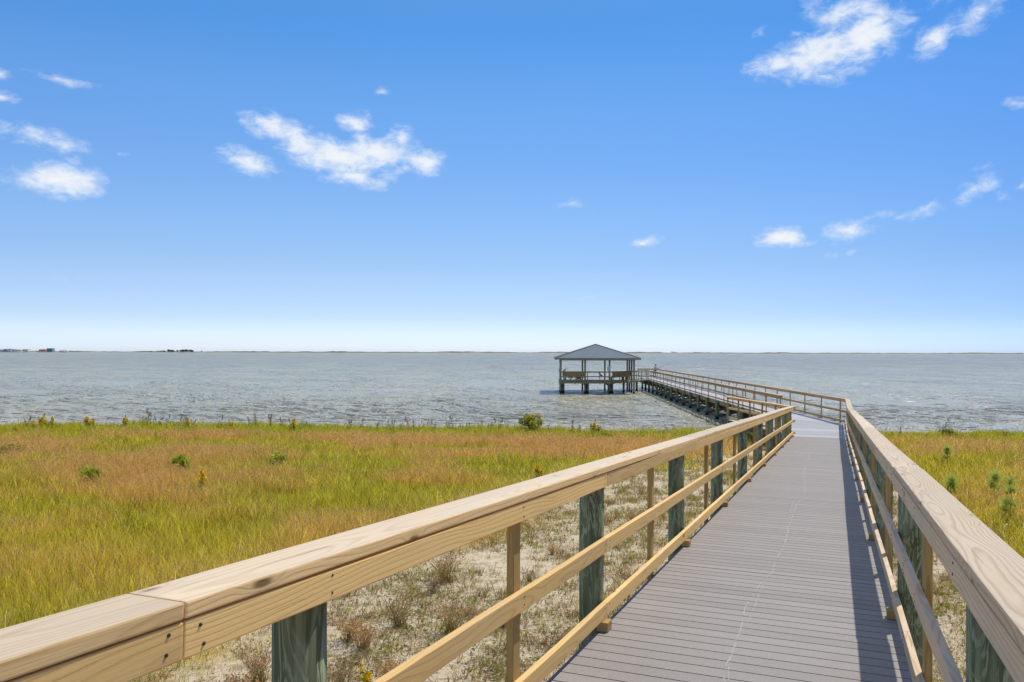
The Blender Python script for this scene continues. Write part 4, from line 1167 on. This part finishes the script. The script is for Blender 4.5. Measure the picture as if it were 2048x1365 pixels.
# bare shrub and its green neighbour on the right shore
r = np.random.default_rng(61)
st_, tips = stems(r, 9, 1.15, 0.75, 0.016, (0.14, 0.10, 0.07), (0.17, 0.12, 0.08), 0.12)
tw = []
for (x_, y_, h_, B, L) in tips:
    for q in range(16):
        f = .45 + .55 * r.random(); tw.append((x_ + math.cos(B) * L * f ** 1.7 + r.normal(0, .03), y_ + math.sin(B) * L * f ** 1.7 + r.normal(0, .03), h_ * f))
lf = leaves(r, tw, .05, np.array([A3(.14, .10, .07), A3(.2, .16, .1)]), 1.0, 6)
o = mesh_obj('bare_shrub', plant_mesh('bare_shrub', [st_, lf], M['leaf'])); x, y = shore_pt(1885, 0.4); stand(o, x, y, 1.0); tag(o, 'almost leafless twiggy shrub on the shore right of the boardwalk', 'shrub')
b_ = bush(62, 0.7, 0.55, BG, 500, 0, .04); x, y = shore_pt(1901, 0.5); stand(b_, x, y); tag(b_, 'dense green bush beside the leafless shrub on the right shore', 'bush')
# young pines right of the boardwalk
def young_pine(seed, h):
    r = np.random.default_rng(seed)
    st_, tips = stems(r, 1, h / 0.8, 0.05, 0.03, (0.26, 0.24, 0.08), (0.30, 0.36, 0.08), 0.01)
    ts_ = [(0, 0, h)]
    for k_ in range(24):
        a = r.random() * 6.28; z = h * (.04 + .88 * r.random()); L = h * .17 * (1.12 - z / h); ts_.append((math.cos(a) * L, math.sin(a) * L, z + .12))
    V = []; Cc = []; Fv = []
    for (x_, y_, z_) in ts_:
        for q in range(34):
            d = r.normal(0, 1, 3); d[2] = abs(d[2]) * .9 + .2; d /= np.linalg.norm(d); L = .15 + .11 * r.random(); e = np.cross(d, r.normal(0, 1, 3)); e = e / np.linalg.norm(e) * .0035
            b0 = np.array((x_, y_, z_)) - d * .02; i0 = len(V); V += [b0 - e, b0 + e, b0 + d * L]
            cc = A3(.46, .54, .12) * (.7 + .7 * r.random()); Cc += [cc * .9, cc * .9, cc * 1.25]; Fv.append((i0, i0 + 1, i0 + 2))
    g = empty('young_pine', (0, 0, 0))
    mesh_obj('trunk', plant_mesh('trunk', [st_], M['leaf']), None, g)
    mesh_obj('needles', plant_mesh('needles', [(np.array(V), np.array(Cc), np.array(Fv))], M['leaf']), None, g)
    return g
for (px, py, h, lab) in ((2022, 1015, .70, 'biggest bluish green young pine in the meadow right of the boardwalk'), (1990, 985, .58, 'young pine just behind the big one in the right meadow'), (1903, 978, .44, 'tiny young pine beside the right railing, apart from the other pines'), (1895, 915, .5, 'dull dark young pine farther back in the right meadow')):
    g = young_pine(px, h); stand(g, *ground_at(px, py)); tag(g, lab, 'young pine', 'young pines in the right meadow')
# dry bunches on the sand
def dry_tuft(seed, h, n, c0, c1):
    r = np.random.default_rng(seed)
    st_, tips = stems(r, n, h, 0.9, 0.006, c0, c1, 0.10)
    hd = []
    for (x_, y_, h_, B, L) in tips:
        for q in range(5):
            f = .6 + .45 * r.random(); hd.append((x_ + math.cos(B) * L * f ** 1.7 + r.normal(0, .012), y_ + math.sin(B) * L * f ** 1.7 + r.normal(0, .012), h_ * f))
    lf = leaves(r, hd, .018, np.array([A3(*c1), A3(*c1) * 1.25]), 1.2, 3)
    return mesh_obj('dry_grass_tuft', plant_mesh('dry_grass_tuft', [st_, lf], M['leaf']))
tp = [dry_tuft(71, .45, 90, (.36, .30, .08), (.46, .30, .14)), dry_tuft(72, .32, 70, (.38, .24, .08), (.52, .32, .13)), dry_tuft(73, .38, 60, (.2, .19, .05), (.36, .24, .13))]
spots = [(893, 1130, 1.1, 0), (868, 1150, .8, 2), (700, 1240, 1.0, 1), (730, 1255, .9, 1), (800, 1215, 1.0, 2), (905, 1225, .9, 0), (775, 1320, .9, 1), (480, 1350, 1.0, 1), (520, 1320, 1.0, 0), (690, 1330, .8, 2), (860, 1290, .8, 1), (1060, 1130, .6, 2), (1105, 1080, .6, 1), (1265, 1020, .6, 0), (1010, 1215, .6, 1), (1120, 1250, .6, 2), (1330, 985, .6, 1), (450, 1365, .9, 2)]
used = set()
for i, (px, py, sc, j) in enumerate(spots):
    o = tp[j] if j not in used else copy_tree(tp[j]); used.add(j)
    stand(o, *ground_at(px, py), None, sc); tag(o, 'dry reddish brown grass tuft on the bare sand left of the boardwalk', 'grass tuft', 'dry grass tufts on the sand')
# tiny white flowers in the right meadow: part of the meadow flora
def white_flowers():
    r = np.random.default_rng(81); n = 520
    D = 10 + 26 * r.random(n); X = D * (0.47 + 0.2 * r.random(n)); t_, s_ = to_ts(X, D)
    k_ = (s_ > 2.5) & (r.random(n) < 0.35); X, D = X[k_], D[k_]
    Z = ground_z(X, D) + .28 + .15 * r.random(len(X))
    lf = leaves(r, np.stack([X, D, Z], 1), .022, np.array([A3(.72, .70, .62), A3(.6, .6, .5)]), .4, 1.4)
    n = 300; D = 14 + 24 * r.random(n); X = D * (r.random(n) * 1.0 - .66)
    k_ = (sand_mask(X, D) < .1) & (r.random(n) < .4); X, D = X[k_], D[k_]; Z = ground_z(X, D) + .35 + .12 * r.random(len(X))
    l2 = leaves(r, np.stack([X, D, Z], 1), .024, np.array([A3(.62, .45, .02), A3(.7, .55, .2)]), .6, 1.4)
    tag(mesh_obj('meadow_flowers', plant_mesh('meadow_flowers', [lf, l2], M['leaf'])), 'tiny white and yellow flowers scattered through the meadow grass', 'flowers', kind='stuff')
white_flowers()

# ================================================================ FAR SHORE
def far(px, D=2700.0, z=0.0): return Vector(((px - 1024) / F * D, D, z))
def far_shore():
    n = 1100; pxs = np.linspace(-500, 2548, n); D = 2700.0
    hN = fbm(pxs * .02, pxs * 0 + 3, 5); hF = fbm(pxs * .12, pxs * 0 + 9, 4)
    h = 2.8 + 4.6 * np.clip(hN - .25, 0, 1) + 3.4 * np.clip(hF - .35, 0, 1)
    h += 4.2 * np.exp(-((pxs - 1341) / 10) ** 2) + 1.0 * np.exp(-((pxs - 880) / 30) ** 2)
    V = []; Fc = []; m_i = []
    prof = [(0, -0.6), (12, 0.9), (40, .42), (90, 1.0), (160, .7), (220, -.6)]
    for i, px in enumerate(pxs):
        x = (px - 1024) / F * D
        for j, (dy, f) in enumerate(prof):
            z = f if j in (0, 1) else (h[i] * f if f > 0 else f)
            V.append((x * (1 + dy / D), D + dy, z))
    P_ = len(prof)
    for i in range(n - 1):
        for j in range(P_ - 1):
            a = i * P_ + j; Fc.append((a, a + P_, a + P_ + 1, a + 1)[::-1])
    me = bpy.data.meshes.new('shore'); me.from_pydata(V, [], Fc); me.update()
    m, t, b = new_mat('far_dunes'); pos = t.add('ShaderNodeNewGeometry').outputs['Position']
    x, y, z = t.sep(pos)[0:3]
    n1 = t.noise(t.vmath('MULTIPLY', pos, (.018, .02, .25)), 1.0, 6, .65)
    green = t.mix(t.noise(t.vmath('MULTIPLY', pos, (.06, .05, .3)), 1.0, 4), (.055, .075, .045), (.16, .16, .085))
    c = t.mix(t.smooth(n1, .50, .62), green, (.34, .29, .19))
    c = t.mix(t.smooth(z, .6, 1.0, 1.0, 0.0), c, (.40, .35, .26))
    dune = t.smooth(t.math('ABSOLUTE', t.math('SUBTRACT', x, (1341 - 1024) / F * D)), 10.0, 22.0, 1.0, 0.0)
    c = t.mix(t.math('MULTIPLY', dune, t.smooth(z, 3.0, 4.5)), c, (.78, .76, .72))
    t.put(b.inputs['Base Color'], c); b.inputs['Roughness'].default_value = .95
    tag(mesh_obj('shore', me, m), 'low far shore of dunes and scrub along the horizon', 'shore', kind='structure')
far_shore()
def house(px, w_, hgt, wall, roof_, label, kind='hip', d_=14.0, stilt=2.2, name='beach_house'):
    o = empty(name, far(px, 2716.0, 1.6)); tag(o, label, 'house', 'houses on the far shore')
    wm_ = flat(label[:14] + '_wall', tuple(min(.8, v * 1.7) for v in wall), .8, .06, .4); rm_ = flat(label[:14] + '_roof', tuple(min(.7, v * 1.6) for v in roof_), .8, .08, .4); gm_ = bpy.data.materials.get('far_glass') or flat('far_glass', (.05, .06, .08), .3)
    bm = bmesh.new(); bx(bm, (0, 0, stilt + (hgt - stilt) / 2), (w_, d_, hgt - stilt)); from_bm(bm, 'wall', wm_, o)
    for k_ in range(4):
        for yy in (-d_ / 2 + .4, d_ / 2 - .4):
            bm = bmesh.new(); bx(bm, (-w_ / 2 + .4 + k_ * (w_ - .8) / 3, yy, stilt / 2 - .4), (.5, .5, stilt + .8)); from_bm(bm, 'stilt', wm_, o)
    rh = hgt * .34 if kind == 'hip' else .5
    bm = bmesh.new(); ov = .9 if kind == 'hip' else .3
    b4 = [bm.verts.new((sx * (w_ / 2 + ov), sy * (d_ / 2 + ov), hgt)) for sx, sy in ((-1, -1), (1, -1), (1, 1), (-1, 1))]
    if kind == 'hip':
        r2 = [bm.verts.new((sx * w_ * .16, 0, hgt + rh)) for sx in (-1, 1)]
        bm.faces.new((b4[0], b4[1], r2[1], r2[0])); bm.faces.new((b4[2], b4[3], r2[0], r2[1])); bm.faces.new((b4[1], b4[2], r2[1])); bm.faces.new((b4[3], b4[0], r2[0])); bm.faces.new(b4[::-1])
    else:
        t4 = [bm.verts.new(v.co + Vector((0, 0, rh))) for v in b4]; bm.faces.new(t4); bm.faces.new(b4[::-1])
        for i in range(4): bm.faces.new((b4[i], b4[(i + 1) % 4], t4[(i + 1) % 4], t4[i]))
    from_bm(bm, 'roof', rm_, o)
    nw = max(2, int(w_ / 5)); nf = max(1, int((hgt - stilt) / 3.4))
    for f_ in range(nf):
        for k_ in range(nw):
            bm = bmesh.new(); bx(bm, (-w_ / 2 + (k_ + .5) * w_ / nw, -d_ / 2 - .05, stilt + 1.7 + f_ * 3.3), (w_ / nw * .5, .12, 1.6)); from_bm(bm, 'window', gm_, o)
    return o
house(3, 15, 7.2, (.40, .42, .36), (.30, .33, .32), 'greenish grey far house cut by the left border of the picture')
house(12.5, 11, 8.0, (.12, .20, .34), (.20, .2, .24), 'small blue house far across the water')
house(20, 14, 8.0, (.62, .62, .66), (.16, .12, .14), 'white house with a dark roof far across the water')
house(29, 9, 8.3, (.30, .42, .38), (.30, .40, .38), 'narrow sea green house far across the water')
house(38, 17, 6.0, (.58, .56, .52), (.28, .2, .18), 'low cream house with a brown roof far across the water')
house(53, 18, 8.0, (.52, .54, .48), (.42, .44, .42), 'pale boxy house right of the cluster far across the water', 'flat')
house(86.5, 22, 7.4, (.32, .22, .24), (.42, .16, .09), 'house with a wide orange-red roof far across the water', 'hip')
house(101.5, 19, 11.5, (.10, .20, .22), (.12, .2, .22), 'tall flat-topped teal house beside the orange roof', 'flat', stilt=.6)
# white dome-shaped house
dm = empty('dome_house', far(129.5, 2716.0, 1.4)); tag(dm, 'low white dome-shaped building with a dark arched edge on the far shore', 'building')
bm = bmesh.new(); bmesh.ops.create_uvsphere(bm, u_segments=32, v_segments=16, radius=1.0)
bmesh.ops.delete(bm, geom=[v for v in bm.verts if v.co.z < -0.02], context='VERTS'); bmesh.ops.scale(bm, vec=(10.5, 9, 5.6), verts=bm.verts)
from_bm(bm, 'shell', flat('white_shell', (.72, .72, .72), .6, .03), dm, True)
bm = bmesh.new(); prev = None
for k_ in range(25):
    a = math.pi * k_ / 24; vs = [bm.verts.new((q * math.cos(a) * 11.2, yy, q * math.sin(a) * 6.0)) for q in (1.0, 1.16) for yy in (-9.5, -6.5)]
    if prev:
        for (i, j) in ((0, 1), (1, 3), (3, 2), (2, 0)): bm.faces.new((prev[i], prev[j], vs[j], vs[i]))
    prev = vs
bmesh.ops.recalc_face_normals(bm, faces=bm.faces); from_bm(bm, 'arch', flat('dark_arch', (.10, .11, .12), .7), dm)
# trees on the far shore
def far_tree(seed, w_, h_):
    r = np.random.default_rng(seed); g = empty('tree', (0, 0, 0)); pts_ = []
    cl = [(r.normal(0, w_ * .24), r.normal(0, w_ * .24), h_ * (.5 + .4 * r.random()), w_ * (.14 + .12 * r.random())) for _ in range(9)]
    for q in range(420):
        c = cl[r.integers(0, 9)]; d = r.normal(0, 1, 3); d /= np.linalg.norm(d); k_ = c[3] * r.random() ** .4; pts_.append((c[0] + d[0] * k_, c[1] + d[1] * k_, c[2] + d[2] * k_ * .8))
    mesh_obj('crown', plant_mesh('crown', [leaves(r, pts_, .9, np.array([A3(.035, .06, .035), A3(.06, .09, .05), A3(.03, .05, .04)]), .9, 1.6)], M['leaf']), None, g)
    bm = bmesh.new(); bmesh.ops.create_cone(bm, cap_ends=True, segments=8, radius1=w_ * .05, radius2=w_ * .025, depth=h_ * .7, matrix=Matrix.Translation((0, 0, h_ * .33))); from_bm(bm, 'trunk', M['beam'], g)
    return g
fp = [far_tree(91, 11, 8.5), far_tree(92, 9, 7.0), far_tree(93, 14, 6.0)]; used = set()
for i, (px, sc) in enumerate(((316, .55), (322, .7), (328, .75), (337, 1.0), (341, 1.1), (345, .9), (355, .75), (361, 1.0), (366, 1.2), (371, 1.05), (375, .9), (381, 1.15), (385, .8), (403, .6), (302, .5), (665, .5), (680, .5), (690, .45))):
    j = i % 3; o = fp[j] if j not in used else copy_tree(fp[j]); used.add(j)
    o.location = far(px, 2720.0 + 12 * (i % 4), 1.5); o.scale = (sc,) * 3; o.rotation_euler = (0, 0, i * 1.3)
    tag(o, 'dark tree on the far shore across the water', 'tree', 'trees on the far shore')

# ================================================================ LIGHT AND SKY
SUN_AZ, SUN_EL = R(44), R(57)
sd = Vector((math.sin(SUN_AZ) * math.cos(SUN_EL), math.cos(SUN_AZ) * math.cos(SUN_EL), math.sin(SUN_EL)))
sl = bpy.data.lights.new('sun', 'SUN'); sl.energy = 3.25; sl.angle = R(0.55); sl.color = (1.0, 0.95, 0.87)
so = bpy.data.objects.new('sun', sl); COL.objects.link(so); so.location = (20, 20, 60)
so.rotation_euler = (-sd).to_track_quat('-Z', 'Y').to_euler()

W = bpy.data.worlds.new('World'); SC.world = W; W.use_nodes = True
t = NT(W.node_tree); bg = W.node_tree.nodes['Background']
sky = t.add('ShaderNodeTexSky', sky_type='NISHITA'); sky.sun_disc = False; sky.sun_elevation = SUN_EL; sky.sun_rotation = SUN_AZ
sky.air_density = 1.0; sky.dust_density = 0.6; sky.ozone_density = 1.6
dirn = t.add('ShaderNodeTexCoord').outputs['Generated']
x, y, z = t.sep(dirn)[0:3]
el = t.math('ARCSINE', z); az = t.math('ARCTAN2', x, y)
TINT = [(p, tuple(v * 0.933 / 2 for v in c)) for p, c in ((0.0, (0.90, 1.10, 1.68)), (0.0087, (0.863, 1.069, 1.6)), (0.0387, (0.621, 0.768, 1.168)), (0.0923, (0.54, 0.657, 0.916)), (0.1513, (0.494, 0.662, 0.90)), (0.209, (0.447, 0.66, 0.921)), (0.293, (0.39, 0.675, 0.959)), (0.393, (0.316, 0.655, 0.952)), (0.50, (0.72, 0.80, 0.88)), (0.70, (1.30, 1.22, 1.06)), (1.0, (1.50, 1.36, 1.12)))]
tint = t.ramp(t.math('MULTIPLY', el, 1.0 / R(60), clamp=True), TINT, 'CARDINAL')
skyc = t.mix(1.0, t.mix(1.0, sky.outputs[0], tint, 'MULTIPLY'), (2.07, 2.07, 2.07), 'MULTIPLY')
sn = t.math('SINE', az); sn2 = t.math('MULTIPLY', sn, sn)
chan = []
for a_, b_ in ((0.52, 0.40), (0.387, 0.25), (0.27, 0.05)):
    chan.append(t.math('MAXIMUM', t.math('SUBTRACT', t.math('MULTIPLY_ADD', sn, -a_, 1.0), t.math('MULTIPLY', sn2, b_)), 0.55))
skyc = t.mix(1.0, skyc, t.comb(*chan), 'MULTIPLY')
# clouds: soft masses at fixed bearings, frayed by noise
ae = t.comb(az, el, 0.0)
wn = t.noise(t.vmath('MULTIPLY', ae, (26.0, 34.0, 1.0)), 1.0, 5, 0.62, 0.0, 'Color')
warp = t.vmath('MULTIPLY', t.vmath('SUBTRACT', wn, (0.5, 0.5, 0.5)), (0.030, 0.018, 0.0))
aw = t.vmath('ADD', ae, warp)
def ang(px, py):
    dx = (px - 1024) / F; dz = -(py - 704.5 - (px - 1024) * ROLL) / F
    return math.atan2(dx, 1.0), math.atan2(dz, math.hypot(1, dx))
CL = [(545, 255, 75, 26, -12, 1), (605, 290, 75, 38, -25, 1.15), (680, 318, 105, 36, -5, 1.3), (745, 305, 95, 34, 5, 1.2), (800, 278, 30, 30, 40, .85), (708, 250, 28, 40, 60, .85), (720, 285, 40, 30, 0, .8),
      (700, 352, 75, 26, 0, .95), (755, 362, 40, 20, 0, .7), (850, 326, 40, 28, 0, 1.25), (805, 338, 45, 16, 10, .6), (498, 326, 60, 25, -14, 1),
      (1560, 128, 75, 28, 5, .95), (1630, 108, 95, 44, 12, 1.15), (1725, 82, 85, 46, 20, 1.25), (1700, 22, 70, 32, 10, .85), (1625, 12, 40, 28, 20, .45), (1650, 150, 60, 25, 0, .5),
      (1868, 76, 46, 24, 28, 1.0), (1962, 22, 66, 26, 32, .75), (1880, -5, 60, 18, 10, .4),
      (75, 276, 75, 22, -4, .85), (130, 292, 30, 16, 0, .7), (140, 318, 26, 12, -20, .5), (118, 362, 82, 32, 3, 1.25), (40, 372, 45, 16, 0, .5), (-4, 150, 26, 11, 0, .6), (0, 190, 30, 12, 5, .65), (118, 162, 62, 11, -4, .48),
      (1560, 474, 52, 25, 0, 1.4), (1612, 488, 26, 9, 15, .6), (1695, 465, 50, 22, 0, .95), (1752, 434, 42, 10, 8, .55), (1838, 424, 40, 13, 15, .65), (1953, 380, 40, 22, 25, .8), (1968, 335, 25, 9, 20, .35), (2003, 392, 20, 8, 0, .4),
      (1282, 484, 40, 12, 10, .95), (1142, 408, 38, 12, 12, .75), (760, 185, 25, 11, 0, .6), (1435, 458, 28, 10, 20, .35), (1160, 598, 48, 12, 0, .28), (1662, 512, 14, 7, 0, .45), (1697, 505, 14, 9, 30, .4), (2036, 205, 20, 12, -20, .6), (2048, 372, 9, 14, 0, .6),
      (240, 302, 24, 8, 0, .35), (1520, 70, 30, 10, 40, .3), (150, 560, 50, 10, 0, .16)]
dens = None
for (px, py, rx, ry, rot, wgt) in CL:
    a0, e0_ = ang(px, py)
    mp = t.add('ShaderNodeMapping', vector_type='TEXTURE')
    mp.inputs['Location'].default_value = (a0, e0_, 0); mp.inputs['Rotation'].default_value = (0, 0, R(rot))
    mp.inputs['Scale'].default_value = (rx * 1.20 / F, ry * 1.22 / F, 1)
    t.put(mp.inputs['Vector'], aw)
    d = t.math('MULTIPLY_ADD', t.vmath('LENGTH', mp.outputs[0]), -wgt, wgt)
    dens = d if dens is None else t.math('SMOOTH_MAX', dens, d, 0.12)
wisp = t.noise(t.vmath('MULTIPLY', ae, (46.0, 82.0, 1.0)), 1.0, 7, 0.62, 0.35)
puff = t.noise(t.vmath('MULTIPLY', ae, (17.0, 26.0, 1.0)), 1.0, 5, 0.55)
dn_ = t.math('ADD', dens, t.math('ADD', t.math('MULTIPLY_ADD', wisp, 1.5, -0.78), t.math('MULTIPLY_ADD', puff, 0.8, -0.40)))
cov = t.smooth(dn_, 0.04, 0.95)
cov = t.math('MULTIPLY', cov, t.smooth(dens, -0.02, 0.22))
thick = t.smooth(dn_, 0.40, 1.35)
ccol = t.mix(thick, (0.66, 0.77, 0.94), (0.93, 0.935, 0.95))
ccol = t.mix(1.0, ccol, (6.6, 6.6, 6.6), 'MULTIPLY')
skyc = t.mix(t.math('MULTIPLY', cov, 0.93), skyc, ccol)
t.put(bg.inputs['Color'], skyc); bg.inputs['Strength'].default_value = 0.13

# ================================================================ CAMERA
cam = bpy.data.cameras.new('camera'); co_ = bpy.data.objects.new('camera', cam); COL.objects.link(co_)
cam.sensor_width = 36.0; cam.lens = F * 36.0 / 2048.0; cam.shift_y = 22.0 / 2048.0
cam.clip_start = 0.05; cam.clip_end = 12000
co_.matrix_world = Matrix.Translation((0, 0, CAMZ)) @ Matrix.Rotation(R(90), 4, 'X') @ Matrix.Rotation(ROLL, 4, 'Z')
SC.camera = co_
SC.view_settings.view_transform = 'Standard'; SC.view_settings.look = 'None'
SC.view_settings.exposure = 0.25; SC.view_settings.gamma = 1.0
SC.cycles.max_bounces = 8; SC.cycles.transparent_max_bounces = 8
